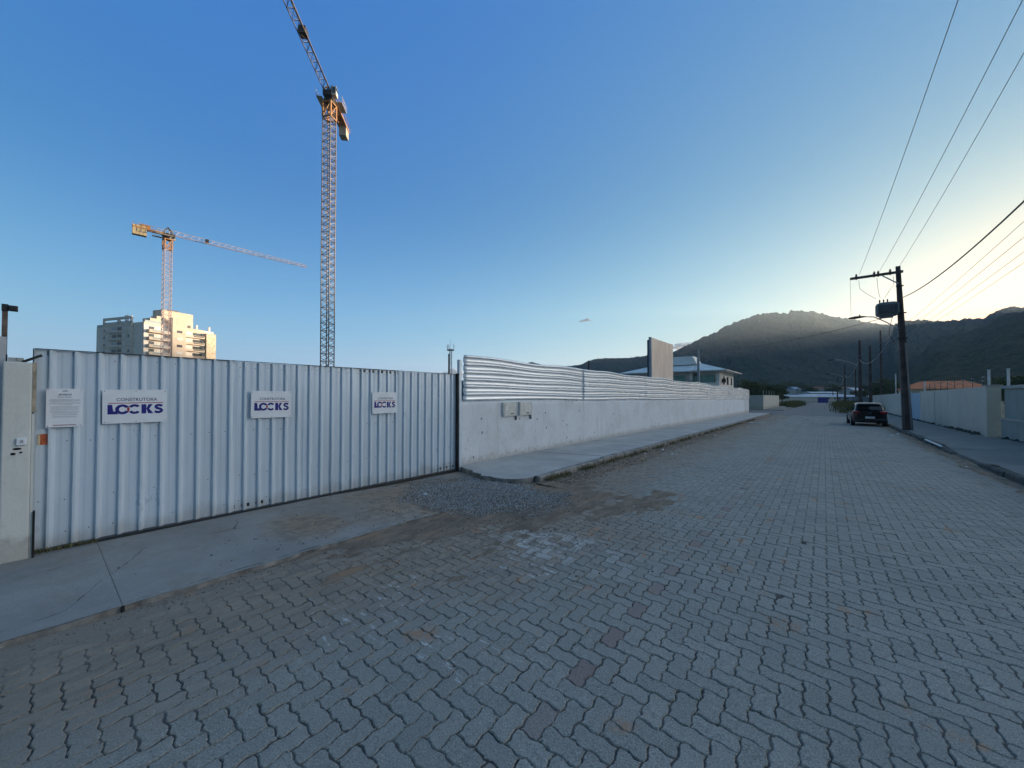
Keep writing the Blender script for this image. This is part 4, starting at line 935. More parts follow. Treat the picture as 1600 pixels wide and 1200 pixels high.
    for s_ in (-1, 1):
        for i in range(n+1): x = -1-i*1.1; cj.beam((x, s_*1.0, H), (x, s_*1.0, H+1.0), .05)
        cj.beam((-1, s_*1.0, H+1.0), (-Lcj, s_*1.0, H+1.0), .05)
    cj.box(-Lcj*.8, -Lcj*.5, -.5, .5, H, H+1.0)
    o = cj.build('counter_jib', mats[2], root); o.rotation_euler.z = ang
    cx, cy_, cz = cwsize; w_ = MB()
    ns = 4
    for i in range(ns): w_.box(-Lcj+cx*i/ns+.0, -Lcj+cx*(i+1)/ns-.04, -cy_/2, cy_/2, H-.1-cz, H-.1+.5)
    o = w_.build('counterweight', mats[3], root); o.rotation_euler.z = ang
    return root
crane('nearer tower crane, its jib running out of the top of the picture', 511, 75, 1.72, 143, 722, False, 48, 10.2, (M_lat, M_lat, M_yel, M_cw), YAW+R(26+45+9), (2.0, 1.5, 2.1), 1.25, 1.3, .145)
crane('farther tower crane with its whole jib in view, standing before the apartment block', 258, 115, 1.75, 364, 1326, True, 39.5, 7.6, (M_lat2, M_lat2, M_yel, M_cwy), YAW+R(42+18), (3.0, 1.7, 2.2), 1.2, 1.4, .125)

# ------------------------------------------------------------------ telecom mast
b = at(704, 620, 190)
tm = empty('telecom_mast', (b.x, b.y, 0), 0, 'slender lattice telecom mast with antennas far behind the gate', 'mast')
mb = MB(); lattice_mast(mb, 1.0, 0, 25.5, 1.6, .16, .09); mb.build('lattice', M_lat2, tm)
mb = MB().tube([(0, 0, 25), (0, 0, 30.2)], .05, 6); mb.build('lightning_rod', M_dark, tm)
MB().box(-1.6, 1.6, -.5, .5, 24.5, 25.1).build('antenna_platform', M_dark, tm)
for x in (-1.6, -.8, 1.6): MB().box(x-.15, x+.15, -.3, 0, 24.6, 27.6).build('antenna', M_apg, tm)
for c in tm.children: c.rotation_euler.z = YAW

# ------------------------------------------------------------------ billboard
bx = -8.0; bb = empty('billboard', (bx, 24.9, 0), 0, 'faded pinkish billboard on a steel frame behind the corrugated fence', 'billboard')
s = NT('faded_billboard_sheet'); n1 = s.noise(s.mul(s.oc, (1, 1.2, .35)), 1.6, 5, .6); n2 = s.noise(s.mul(s.oc, (1, 4, .5)), 1.2, 4, .6)
c = s.mix(s.ramp(n1, .35, .65), (.66, .51, .41), (.80, .64, .52)); c = s.mix(s.m('MULTIPLY', s.ramp(n2, .60, .68), .5), c, (.72, .68, .66)); s.bump(n2, .4, .03)
M_bill = s.out(c, .45, 0, .5)
MB().box(.06, .075, -1.95, 2.15, 2.82, 5.22).build('panel', M_bill, bb)
mb = MB().box(-.08, .058, -2.05, -1.96, 2.7, 5.25).box(-.08, .058, -1.955, 2.15, 2.72, 2.80).box(-.08, .058, -1.955, 2.15, 5.16, 5.23).box(-.08, .058, 2.155, 2.22, 2.7, 5.25)
mb.build('frame', mk('steel_blue_frame', (.30, .33, .40), .5, 0, .2, 3), bb)
for y in (-1.9, .1, 2.0): MB().box(-.2, -.09, y-.06, y+.06, -.3, 5.1).build('leg', M_dark, bb)

# ------------------------------------------------------------------ white two-storey house
M_hw = mk('white_house_wall', (.74, .70, .64), .8, 0, .1, .8); M_roofm = mk('pale_metal_roof', (.62, .62, .60), .45, 0, .15, .6)
M_gg = mk('green_tinted_glass', (.16, .36, .30), .2, 0, .2, 2, spec=.7)
hs = empty('house', (-12.7, 67, -.3), 0, 'white two storey house with hipped metal roof behind the corrugated fence', 'house')
MB().box(-15, 0, .8, 12, 0, 6.1).box(-15, 0, 0, .8, 0, 3.2).box(-15, -.2, .0, .12, 3.2, 4.25).build('wall', M_hw, hs)
for x in (-15, -9.6, -4.4, -.45): MB().box(x, x+.45, .13, .5, 3.2, 6.1).build('column', M_hw, hs)
for x0, x1 in ((-14.2, -11.2), (-9.0, -5.2), (-3.9, -.8)):
    f_ = MB().box(x0, x1, .7, .795, 3.3, 5.5).build('window', M_gg, hs); MB().box((x0+x1)/2-.05, (x0+x1)/2+.05, .64, .695, 3.3, 5.5).box(x0, x1, .64, .694, 4.3, 4.38).build('frame', M_shut, f_)
mb = MB(); [mb.box(-14.8+i*.6, -14.76+i*.6, .03, .08, 4.26, 4.7) for i in range(24)]; mb.box(-14.9, -.3, .02, .09, 4.7, 4.76); mb.build('railing', M_gg, hs)
for y0, y1 in ((3, 3.9), (6, 7.2), (9.5, 10.3)): MB().box(.003, .05, y0, y1, 4.0, 5.3).build('window', M_glass, hs)
rf = MB(); rf.add([(-16.2, -.9, 6.05), (1.2, -.9, 6.05), (1.2, 13.2, 6.05), (-16.2, 13.2, 6.05), (-10.5, 5.5, 8.0), (-4.5, 5.5, 8.0), (-16.2, -.9, 6.22), (1.2, -.9, 6.22), (1.2, 13.2, 6.22), (-16.2, 13.2, 6.22)],
    [(0, 3, 2, 1), (0, 1, 7, 6), (1, 2, 8, 7), (2, 3, 9, 8), (3, 0, 6, 9), (6, 7, 5, 4), (7, 8, 5), (8, 9, 4, 5), (9, 6, 4)]); ro = rf.build('roof', M_roofm, hs)
MB().add([(-10.8, 3.2, 7.5), (-4.0, 3.2, 7.5), (-4.0, 7.5, 7.5), (-10.8, 7.5, 7.5), (-10.2, 3.7, 9.0), (-4.8, 3.7, 9.0), (-4.8, 7, 9.0), (-10.2, 7, 9.0)], [(0, 1, 5, 4), (1, 2, 6, 5), (2, 3, 7, 6), (3, 0, 4, 7), (4, 5, 6, 7)]).build('roof_lantern', M_roofm, ro)
MB().box(.05, .5, 1.9, 2.7, 4.3, 4.9).build('air_conditioner', M_dark, hs)
# ------------------------------------------------------------------ left walls beyond the side street
M_bw = plaster('grey_beige_render', (.40, .39, .36), (.30, .29, .26), .35, .8, False)
M_bwl = plaster('light_beige_render', (.50, .49, .44), (.38, .36, .32), .3, .8, False)
lw = empty('boundary_wall', (-7.0, 67.5, -.25), 0, 'pale boundary wall across the side street, left of the far road', 'wall')
MB().box(-40, 0, 0, .15, 0, 2.2).build('front_panel', M_bw, lw)
for i in range(6): MB().box(-.15, .003, .16+i*4.2, .16+i*4.2+4.17, 0, 2.2).build('wall_panel', M_bwl, lw)
tag(MB().box(-6.95, -4.45, 66.5, 95, -.5, -.16).build('sidewalk', M_walk_r), kind='structure')
mb = MB(); [mb.box(-7.1, -7.04, y, y+.06, 1.95, 2.7) for y in (68.2, 72, 76, 80, 84)]; tag(mb.build('fence_stakes', M_bwl), 'row of short stakes on top of the far left boundary wall', 'stakes')

# ------------------------------------------------------------------ road end
def fw_wall(px0, px1, f, z0, z1, name, mat, label, thick=.3):
    a = at(px0, 620, f); b_ = at(px1, 620, f); d = (b_-a); L = math.hypot(d.x, d.y); 
    o = MB().box(0, L, 0, thick, z0, z1).build(name, mat); o.location = (a.x, a.y, 0); o.rotation_euler.z = math.atan2(d.y, d.x); tag(o, label, 'wall'); return o
M_dk = mk('dark_render', (.10, .11, .11), .9, 0, .3, .5)
fw_wall(1205, 1277.5, 124, -.6, 1.45, 'end_wall', M_bwl, 'low beige wall closing the far end of the road')
fw_wall(1277.6, 1294, 124.2, -.6, 1.45, 'hoarding', mk('deep_blue_paint', (.012, .015, .20), .6), 'deep blue hoarding at the far end of the road')

# ------------------------------------------------------------------ right side walls
def panel_wall(x, y0, y1, z1f, step, mat, label, name='boundary_wall', thick=.15):
    root = empty(name, (x, y0, 0), 0, label, 'wall'); y = y0; k = 0; rr = random.Random(int(y0))
    while y < y1-.1:
        e = min(y+step, y1); zt = z1f((y+e)/2)
        MB().box(rr.uniform(0, .02), thick, y-y0+.012, e-y0-.012, gz(y)+.25, zt).build('wall_panel', mat, root); y = e; k += 1
    MB().box(.03, thick-.03, 0, y1-y0, gz(y1)-.2, z1f(y1)-.05).build('wall_core', mat, root)
    MB().box(-.03, thick+.03, -.01, y1-y0, z1f(y1)+.0, z1f(y1)+.06).build('coping', M_bw, root) if abs(z1f(y0)-z1f(y1)) < .01 else None
    return root
M_rw = plaster('drab_cream_render', (.58, .53, .45), (.42, .38, .32), .4, .85, False, False)
M_rb = plaster('weathered_blue_grey_render', (.30, .33, .31), (.17, .19, .17), .5, .9, False, False)
zr = lambda y: 2.13-.005*(y-25)
panel_wall(SWR-.02, 25.0, 38.9, zr, 3.2, M_rw, 'drab cream panel wall beside the utility pole, from the corner pier to the blue gate')
panel_wall(SWR, 45.2, 80, zr, 2.4, M_rw, 'long drab cream panel wall past the blue gate behind the parked car')
MB().box(5.17, 5.56, 24.55, 25.0, -.3, 2.14).build('wall_pier', M_rw, None, bevel=.01); tag(bpy.data.objects['wall_pier'], 'square cream corner pier of the right-hand wall', 'pier')
MB().box(5.13, 5.6, 24.5, 25.04, 2.143, 2.19).build('pier_cap', M_bw, bpy.data.objects['wall_pier'])
rw = empty('boundary_wall', (5.6, 4, 0), 0, 'stained blue-grey wall with coping at the right edge of the picture', 'wall')
MB().box(0, .2, 0, 20.38, -.2, 2.02).build('upper_wall', M_rb, rw)
MB().box(-.1, -.003, 0, 20.38, -.2, .78).build('plinth', M_rb, rw)
MB().box(-.13, -.002, 0, 20.37, .783, .84).build('ledge', M_bw, rw)
MB().box(-.08, .25, 0, 20.37, 2.023, 2.14).build('coping', M_bw, rw)
bgt = empty('metal_gate', (SWR+.06, 39.0, 0), 0, 'pale blue metal gate set in the right-hand cream wall', 'gate')
for i in range(3): MB().box(0, .05, .12+i*2, .12+i*2+1.97, -.05, 1.98).build('gate_leaf', mk('pale_blue_gate_paint', (.30, .42, .52), .5, 0, .1, 2) if i == 0 else bpy.data.materials['pale_blue_gate_paint'], bgt)
MB().box(-.08, .1, 0, .11, -.2, 2.05).build('gate_post', M_apg, bgt); MB().box(-.08, .1, 6.08, 6.18, -.2, 2.0).build('gate_post', M_apg, bgt)
# strip of dark soil and weeds at the wall foot
mb = MB(); rr = random.Random(4); y = 12
while y < 80:
    h = rr.uniform(.04, .16); l = rr.uniform(.3, .9); x = (5.5 if y < 24.3 else 4.95 if y < 25.2 else SWR-.02)
    z = gz(y)+.1; mb.add([(x-rr.uniform(.12, .3), y, z), (x+.0, y-.05, z), (x+.0, y+l, z), (x-rr.uniform(.1, .3), y+l, z), (x-.04, y+l*.5, z+h), (x, y+l*.5, z+h)], [(0, 1, 5, 4), (1, 2, 5), (2, 3, 4, 5), (3, 0, 4)]); y += l*.7
tag(mb.build('dark_weed_strip', mk('dark_wet_soil', (.025, .03, .022), .95, 0, .5, 6)), kind='stuff')

# shed with orange tiles
sd = empty('shed', (6.4, 52, 0), 0, 'low building with an orange tiled roof behind the right-hand wall', 'building')
MB().box(0, 4.8, 0, 8, -.3, 2.45).build('wall', M_rw, sd)
M_tile = mk('orange_roof_tiles', (.50, .13, .035), .8, 0, .45, 3, .6, 12, .05)
MB().add([(-.3, -.3, 2.45), (5.1, -.3, 2.45), (5.1, 8.3, 2.45), (-.3, 8.3, 2.45), (1.1, 4, 3.25), (4.1, 4, 3.25)], [(0, 1, 5, 4), (1, 2, 5), (2, 3, 4, 5), (3, 0, 4), (0, 3, 2, 1)]).build('roof', M_tile, sd)

# white posts and electric fence over the wall
M_wpost = mk('white_painted_post', (.55, .56, .56), .6)
def wpost(x, y, z0, z1, lab):
    r_ = empty('white_post', (x, y, 0), 0, lab, 'post')
    MB().tube([(0, 0, z0), (0, 0, z1)], .04, 8).build('post_tube', M_wpost, r_); MB().tube([(0, 0, z1), (0, 0, z1+.03)], .055, 8).build('post_cap', M_wpost, r_)
wpost(5.32, 24.9, 2.1, 2.80, 'slim white post on the corner pier, the left one of the pair')
wpost(5.62, 24.0, 2.1, 2.78, 'slim white post on the blue-grey wall, the right one of the pair')
wpost(SWR+.05, 51.5, 1.95, 3.85, 'tall slim white post behind the utility pole')
wpost(SWR+.05, 37.9, 2.0, 2.72, 'short white post at the end of the wall next to the blue gate')
ef = empty('electric_fence', (SWR+.06, 25, 0), 0, 'thin electric fence wires on little posts above the cream wall', 'fence')
for i in range(9):
    y = .6+i*1.55; z = zr(25+y); MB().beam((0, y, z-.02), (0, y, z+.5), .02).build('fence_post', M_dark, ef)
    [MB().box(-.03, .03, y-.02, y+.02, z+q_, z+q_+.04).build('insulator', M_wpost, ef) for q_ in (.40, .24)]
mb = MB()
for h in (.26, .42): mb.beam((0, 0, 2.13+h), (0, 13.2, 2.06+h), .006)
mb.build('wire', M_dark, ef)

# ------------------------------------------------------------------ utility poles
M_pole = mk('old_pole_concrete', (.095, .075, .072), .9, 0, .35, 2, .4, 30); M_cable = mk('black_cable', (.02, .02, .022), .5); M_arm = mk('galvanised_tube', (.40, .42, .44), .4, .5, .15, 5)
M_cer = mk('brown_ceramic', (.12, .07, .05), .3); M_trf = mk('grey_transformer_paint', (.14, .16, .18), .45, 0, .15, 3)
def pole(x, y, h, label, lean=(0, 0), w0=.38, w1=.17, d0=.28, d1=.14, group='concrete utility poles along the right kerb', lamp=True, arm_z=5.4, lamp_len=1.9, lamp_at=None):
    z0 = gz(y)+.1; root = empty('utility_pole', (x, y, z0), 0, label, 'utility pole', group)
    mb = MB()        # double-T section: two flanges and a recessed web, tapering upward
    def taper(x0, x1, y0, y1, k0=(w0, d0), k1=(w1, d1)):
        vs = []
        for z, (w_, d_), (lx, ly) in ((-.4, k0, (0, 0)), (h, k1, lean)):
            vs += [(lx+x0*w_, ly+y0*d_, z), (lx+x1*w_, ly+y0*d_, z), (lx+x1*w_, ly+y1*d_, z), (lx+x0*w_, ly+y1*d_, z)]
        mb.add(vs, [(0, 3, 2, 1), (4, 5, 6, 7), (0, 1, 5, 4), (1, 2, 6, 5), (2, 3, 7, 6), (3, 0, 4, 7)])
    taper(-.5, -.2, -.5, .5); taper(.2, .5, -.5, .5); taper(-.2, .2, -.28, .28)
    mb.build('shaft', M_pole, root)
    if lamp:
        t = arm_z/h; sx = lean[0]*t-w1*.6
        pts = [(sx, 0, arm_z), (sx-lamp_len*.35, 0, arm_z+.42), (sx-lamp_len*.68, 0, arm_z+.74), (sx-lamp_len, 0, arm_z+.8)]
        a = MB().tube(pts, .028, 8).build('lamp_arm', M_arm, root)
        x0 = sx-lamp_len
        hd = MB(); hd.tube([(x0+.12, 0, arm_z+.8), (x0-.05, 0, arm_z+.81), (x0-.28, 0, arm_z+.80), (x0-.52, 0, arm_z+.77), (x0-.6, 0, arm_z+.76)], [.04, .085, .12, .085, .02], 10)
        hd.v = [(v[0], v[1]*1.2, arm_z+.79+(v[2]-arm_z-.79)*.6) for v in hd.v]; o = hd.build('lamp_head', M_dark, root)
        MB().tube([(x0-.12, 0, arm_z+.84), (x0-.12, 0, arm_z+.93)], .03, 8).build('photocell', M_dark, o)
    return root
PX_, PY_ = 3.25, 27.6
up = pole(PX_, PY_, 8.35, 'nearest utility pole with a transformer and a crossarm, standing on the right pavement', lean=(-.26, -.05), arm_z=5.15, lamp_len=1.35)
mb = MB().box(-2.1, -.08, -.16, -.06, 7.98, 8.1); o = mb.build('crossarm', M_pole, up)
for x in (-1.85, -1.15, -1.0, -.55): 
    c = MB().tube([(x, -.11, 7.94), (x, -.11, 8.102), (x, -.11, 8.16), (x, -.11, 8.2), (x, -.11, 8.25)], [.03, .035, .06, .035, .03], 8).build('insulator', M_cer, up)
MB().beam((-.85, -.11, 7.97), (-.26, -.11, 7.45), .045).build('arm_brace', M_arm, up)
MB().box(-.36, -.08, -.18, -.12, 7.28, 7.34).box(-.34, .02, -.22, -.17, 4.6, 4.68).box(-.36, -.0, -.2, -.15, 5.9, 5.96).build('pole_bands', M_dark, up)
tr = MB(); n = 28
def rr_pts(w_, d_, z): return [(w_/2*math.copysign(abs(math.cos(a))**.6, math.cos(a)), d_/2*math.copysign(abs(math.sin(a))**.6, math.sin(a)), z) for a in [2*math.pi*i/n for i in range(n)]]
rings = [(.75, .40, -.42), (.98, .5, -.36), (1.05, .55, -.25), (1.05, .55, .22), (.95, .5, .32), (.7, .4, .38)]
vs = sum([rr_pts(*q) for q in rings], []); fs = [(i*n+k, i*n+(k+1) % n, (i+1)*n+(k+1) % n, (i+1)*n+k) for i in range(len(rings)-1) for k in range(n)]
tr.add(vs, fs, 0, False); tr.add(vs[:n], [tuple(range(n))[::-1]]); tr.add(vs[-n:], [tuple(range(n))])
to = tr.build('transformer', M_trf, up); to.location = (-.68, -.05, 6.22); to.scale = (.86, .9, .9)
mb = MB()
for i in range(13): x = -.42+.07*i; mb.box(x-.008, x+.008, -.36, .36, -.28, .24)
mb.build('cooling_fins', M_trf, to)
for i in range(3): MB().tube([(-.32+.17*i, 0, .34), (-.32+.17*i, 0, .42), (-.32+.17*i, 0, .50), (-.32+.17*i, 0, .58)], [.045, .03, .045, .02], 8).build('bushing', M_cer, to)
MB().box(-.35, .25, -.15, .15, -.50, -.425).build('tank_foot', M_trf, to)
MB().box(.5, .62, -.12, .12, -.2, .2).build('mounting_bracket', M_dark, to)
mb = MB()
def sag(a, b, s_, n=14):
    a = Vector(a); b = Vector(b); return [a.lerp(b, i/n)+Vector((0, 0, -s_*4*(i/n)*(1-i/n))) for i in range(n+1)]
for i, (x, tx) in enumerate(((-1.75, -1.1), (-1.05, -.93), (-.45, -.76))):
    mb.tube([(x, -.11, 7.9), (x+.03, -.08, 7.45), (x*.55+tx*.45, -.05, 7.15), (tx, -.05, 6.82)], .008, 5)
mb.tube([(-2.1, -.11, 7.98), (-2.08, -.1, 6.05)], .006, 5); mb.build('jumper_wire', M_cable, up)
mb = MB().tube([(.12, -.22, -.1), (.02, -.19, 2.4), (-.06, -.16, 4.4)], .03, 8); mb.build('conduit', mk('grey_pvc_conduit', (.16, .165, .17), .6), up)
mb = MB().tube([(-.5, -.03, 5.75), (-.6, -.02, 5.2), (-.62, 0, 4.9), (-.35, 0, 4.3)], .012, 6); mb.build('lamp_cable', M_cable, up)

for i, (y, dx, lab) in enumerate(((62, .0, 'second utility pole in the row, just past the parked car, with a street lamp'), (106, .0, 'third utility pole in the row, with a street lamp over the road'), (165, .0, 'fourth utility pole of the row, small in the distance'), (250, 0, 'farthest utility pole of the row at the end of the road'))):
    pole(3.35+dx, y, 8.4 if i else 8.6, lab, w0=.42, w1=.2, arm_z=5.6 if i == 0 else 5.9, lamp_len=2.3)
pole(4.35, 63.5, 8.0, 'dark lampless concrete pole right beside the second utility pole', lamp=False, w0=.38, w1=.2, group='lampless poles near the parked car')
pole(7.6, 91, 13.2, 'tall dark lampless pole rising behind the right-hand wall', lamp=False, w0=.36, w1=.2, group='lampless poles near the parked car')
pole(5.6, 118, 8.4, 'thin lampless pole behind the dark overgrown wall', lamp=False, w0=.36, w1=.2, group='lampless poles near the parked car')
# grey post in front of the house
p_ = at(1091.5, 620, 45)
hp = empty('service_post', (p_.x, p_.y, 0), 0, 'grey concrete service post with a meter loop in front of the white house', 'post')
mb = MB(); mb.add([(-.17, -.14, -.3), (.17, -.14, -.3), (.17, .14, -.3), (-.17, .14, -.3), (-.1, -.08, 7.3), (.1, -.08, 7.3), (.1, .08, 7.3), (-.1, .08, 7.3)], [(0, 3, 2, 1), (4, 5, 6, 7), (0, 1, 5, 4), (1, 2, 6, 5), (2, 3, 7, 6), (3, 0, 4, 7)])
mb.build('shaft', mk('grey_post_concrete', (.30, .32, .34), .8), hp)
mb = MB().tube([(-.12, -.15, 5.4), (-.35, -.2, 5.1), (-.38, -.2, 4.6), (-.15, -.16, 4.3)], .015, 6); mb.build('cable_loop', M_cable, hp)
MB().box(-.4, -.12, -.25, -.05, 4.15, 4.45).build('spotlight', M_dark, hp)
# white thin posts far
p_ = at(1228, 620, 95)

# ------------------------------------------------------------------ overhead cables
def cable(pts, r, label, mat=None, group='overhead cables'):
    o = MB().tube(pts, r, 6).build('overhead_cable', mat or M_cable); tag(o, label, 'cable', group); return o
zt = gz(27.6)+.1+8.22
cable(sag((1.52, 27.5, zt), (1.9, -9, 8.8), .55, 24), .0065, 'thin overhead cable from the outer end of the crossarm')
cable(sag((2.30, 27.5, zt), (2.75, -9, 8.9), .55, 24), .0065, 'thin overhead cable from the middle of the crossarm')
cable(sag((2.98, 27.5, zt), (3.2, -9, 9.9), .6, 24), .0065, 'thin overhead cable from the crossarm closest to the pole shaft')
a = (PX_-.12, 27.5, 6.72)
pts = sag(a, (3.25, -7, 7.1), 1.25, 40)
cable(pts, .019, 'thick twisted black cable sagging from the pole to the right edge of the picture')
for i, (x, z) in enumerate(((7.2, 9.9), (7.35, 9.35), (7.7, 9.0), (8.3, 9.0))):
    cable(sag((x, 91, z+.7), (x, -12, z+.7), .9, 30), .012, ['highest', 'second highest', 'second lowest', 'lowest'][i]+' of the four faint parallel cables at the right edge', mk('faint_grey_cable', (.25, .25, .24), .5) if i == 0 else bpy.data.materials['faint_grey_cable'], 'faint parallel cables')
hp_t = Vector((hp.location.x, hp.location.y, 7.15)); cable(sag(hp_t, (PX_-.2, 27.7, 5.95), .55, 24), .014, 'dark cable running from the house post to the transformer pole')
cable(sag((3.3, 62, 6.2), (PX_-.2, 27.8, 5.6), 1.2, 24), .016, 'pale cable sagging between the first and the second utility pole', M_arm)
cable(sag((3.3, 106, 6.2), (3.4, 62, 6.6), 1.3, 24), .022, 'pale cable sagging between the second and the third utility pole', M_arm)
cable(sag((3.3, 165, 6.2), (3.4, 106, 6.4), 1.5, 24), .03, 'pale cable sagging between the third and the fourth utility pole', M_arm)

# ------------------------------------------------------------------ parked car
M_car = mk('black_car_paint', (.006, .007, .009), .14, 0, .1, 5, spec=.6); M_cg = mk('tinted_car_glass', (.008, .010, .014), .05, 0, .1, 5, spec=.8)
M_tail = mk('red_tail_lamp', (.28, .012, .02), .2, 0, .15, 20); M_tyre = mk('tyre_rubber', (.015, .015, .015), .85); M_rim = mk('alloy_rim', (.35, .36, .38), .35, .8)
M_npl = mk('number_plate', (.55, .57, .60), .5); M_chr = mk('chrome', (.6, .6, .62), .15, 1.0)
def make_car(loc, rz):
    root = empty('parked_car', loc, rz, 'dark hatchback parked at the right kerb, seen from behind', 'car')
    # stations along y (0 rear -> 4.05 front): half profiles (x, z) bottom to top
    L = [(0.00, .60, .30, .60, .92, .58, .94), (0.06, .76, .24, .78, .95, .72, .98), (.35, .80, .20, .825, .92, .79, 1.0), (1.1, .815, .18, .835, .86, .80, .97), (2.0, .815, .18, .835, .84, .80, .95), (2.9, .81, .18, .83, .82, .78, .93), (3.45, .79, .2, .82, .78, .72, .86), (3.9, .72, .24, .74, .66, .60, .74), (4.05, .55, .3, .56, .56, .45, .62)]
    n = 0; mb = MB(); rows = []
    for y, xb, zb, xm, zm, xt, zt_ in L:
        half = [(xb*.9, zb), (xb, zb+.08), (xm, (zb+zm)*.5), (xm, zm-.06), (xm-.015, zm), (xt, zt_-.01), (xt*.5, zt_+.015)]
        rows.append([(x, y, z) for x, z in half]+[(-x, y, z) for x, z in half[::-1]])
    m = len(rows[0]); vs = sum(rows, []); fs = [(i*m+k, i*m+(k+1) % m, (i+1)*m+(k+1) % m, (i+1)*m+k) for i in range(len(rows)-1) for k in range(m)]
    mb.add(vs, fs, 0, True); mb.add(vs[:m], [tuple(range(m))[::-1]], 0, True); mb.add(vs[-m:], [tuple(range(m))], 0, True)
    mb.f = [f[::-1] for f in mb.f]
    body = mb.build('body', M_car, root); sb = body.modifiers.new('s', 'SUBSURF'); sb.levels = sb.render_levels = 2
    cb = MB()  # cabin: glass house with paint roof
    G = [(.22, .70, .98, .62, 1.0), (.34, .69, .98, .56, 1.33), (.55, .70, .98, .54, 1.44), (1.4, .72, .97, .56, 1.47), (2.2, .72, .95, .55, 1.43), (2.85, .70, .93, .50, 1.15), (3.1, .66, .90, .5, .95)]
    rows = []
    for y, x0, z0, x1, z1 in G: rows += [(x0, y, z0-.06), (x1+(x0-x1)*.12, y, z1-.06*(z1-z0)), (x1*.75, y, z1), (-x1*.75, y, z1), (-(x1+(x0-x1)*.12), y, z1-.06*(z1-z0)), (-x0, y, z0-.06)]
    fs = [(i*6+k, (i+1)*6+k, (i+1)*6+k+1, i*6+k+1) for i in range(len(G)-1) for k in range(5)]
    cb.add(rows, fs, 0, True); cb.add(rows[:6], [(0, 1, 2, 3, 4, 5)]); cb.build('cabin', M_car, root)
    # roof skin and pillars proud of the glass
    rg = MB().add([(-.47, .18, 1.04), (.47, .18, 1.04), (.43, .315, 1.36), (-.43, .315, 1.36)], [(0, 1, 2, 3)]); rg.v = [(v[0]*1.28, v[1]-.0, v[2]) for v in rg.v]; o = rg.build('rear_window', M_cg, root)
    for s_ in (-1, 1):
        q = [(s_*.713, .75, 1.0), (s_*.725, 1.55, 1.0), (s_*.60, 1.5, 1.36), (s_*.60, .85, 1.36)]; q2 = [(s_*.726, 1.62, 1.0), (s_*.712, 2.75, .98), (s_*.60, 2.25, 1.34), (s_*.60, 1.57, 1.36)]
        for qq in (q, q2): MB().add([(v[0]+s_*.012, v[1], v[2]) for v in qq], [(0, 1, 2, 3) if s_ > 0 else (3, 2, 1, 0)]).build('side_window', M_cg, root)
        tl = MB().box(s_*.60 if s_ < 0 else .60, s_*.60 if s_ > 0 else -.60, 0, .1, 0, .1); tl = MB(); xa, xb = sorted((s_*.47, s_*.775)); tl.box(xa, xb, -.015, .22, .80, .94); tl.build('tail_lamp', M_tail, root, bevel=.02)
        rf_ = MB().box(*sorted((s_*.5, s_*.68)), -.012, .05, .40, .43); rf_.build('reflector', M_tail, root)
        mr = MB().box(*sorted((s_*.80, s_*1.0)), 2.45, 2.6, .92, 1.06); mr.build('side_mirror', M_car, root, bevel=.03)
        for y in (.72, 3.25):
            wv = MB().tube([(s_*.66, y, .31), (s_*.845, y, .31)], .31, 24); wo_ = wv.build('wheel', M_tyre, root)
            MB().tube([(s_*.846, y, .31), (s_*.852, y, .31)], .2, 16).build('rim', M_rim, wo_)
    MB().box(-.22, .22, -.018, .02, .50, .62).build('number_plate', M_npl, root); MB().box(-.12, .12, -.022, -.0185, .545, .575).build('plate_smudge', M_print, root)
    MB().box(-.08, .08, -.01, .03, .83, .855).build('badge', M_chr, root)
    MB().box(-.76, .76, -.03, .15, .26, .47).build('bumper', M_car, root, bevel=.05)
    MB().box(-.5, .5, .12, .30, 1.375, 1.40).build('spoiler', M_car, root, bevel=.01)
    return root
make_car((2.18, 32.4, gz(32)-.03), R(2.5))

# ------------------------------------------------------------------ far buildings, trees, shrubs
rr = random.Random(12)
M_wr = [mk('white_roof_sheet', (.34, .38, .44), .5, 0, .1, .1), mk('pale_blue_roof_sheet', (.20, .28, .42), .5, 0, .1, .1), mk('clay_roof', (.20, .10, .07), .8), mk('grey_roof', (.25, .26, .27), .8)]
M_fw = [mk('off_white_wall', (.45, .45, .43), .8), mk('sand_wall', (.36, .32, .27), .8), mk('blue_grey_wall', (.20, .24, .30), .8)]
def simple_house(px, f, wd, dp, h, rh, rm, wm, label, group, name='house', cat='house'):
    p = at(px, 620, f); root = empty(name, (p.x, p.y, -.3), YAW+rr.uniform(-.3, .3), label, cat, group)
    MB().box(-wd/2, wd/2, 0, dp, 0, h).build('wall', wm, root)
    MB().add([(-wd/2-.4, -.4, h), (wd/2+.4, -.4, h), (wd/2+.4, dp+.4, h), (-wd/2-.4, dp+.4, h), (-wd/2-.4, dp/2, h+rh), (wd/2+.4, dp/2, h+rh)], [(0, 1, 5, 4), (1, 2, 5), (2, 3, 4, 5), (3, 0, 4), (0, 3, 2, 1)]).build('roof', rm, root)
    k = max(2, int(wd/3))
    for i in range(k):
        x = -wd/2+(i+.5)*wd/k; MB().box(x-.5, x+.5, -.05, -.003, h*.45, h*.75).build('window', M_glass, root)
    return root
ware = [(1243, 190, 34, 16, 1.9, .9, 1, 'long pale blue roofed warehouse behind the end of the road, the leftmost'), (1275, 175, 22, 16, 2.0, .7, 0, 'long white roofed warehouse directly above the blue hoarding'), (1300, 215, 26, 18, 2.6, 1.0, 0, 'white roofed warehouse behind the first row of warehouses'), (1330, 185, 20, 14, 2.0, .9, 1, 'pale blue roofed warehouse behind the right-hand weeds'), (1290, 260, 16, 16, 4.6, 1.0, 0, 'tallest white roofed warehouse of the far row'), (1224, 230, 18, 14, 2.4, 1.0, 3, 'grey roofed warehouse left of the road end')]
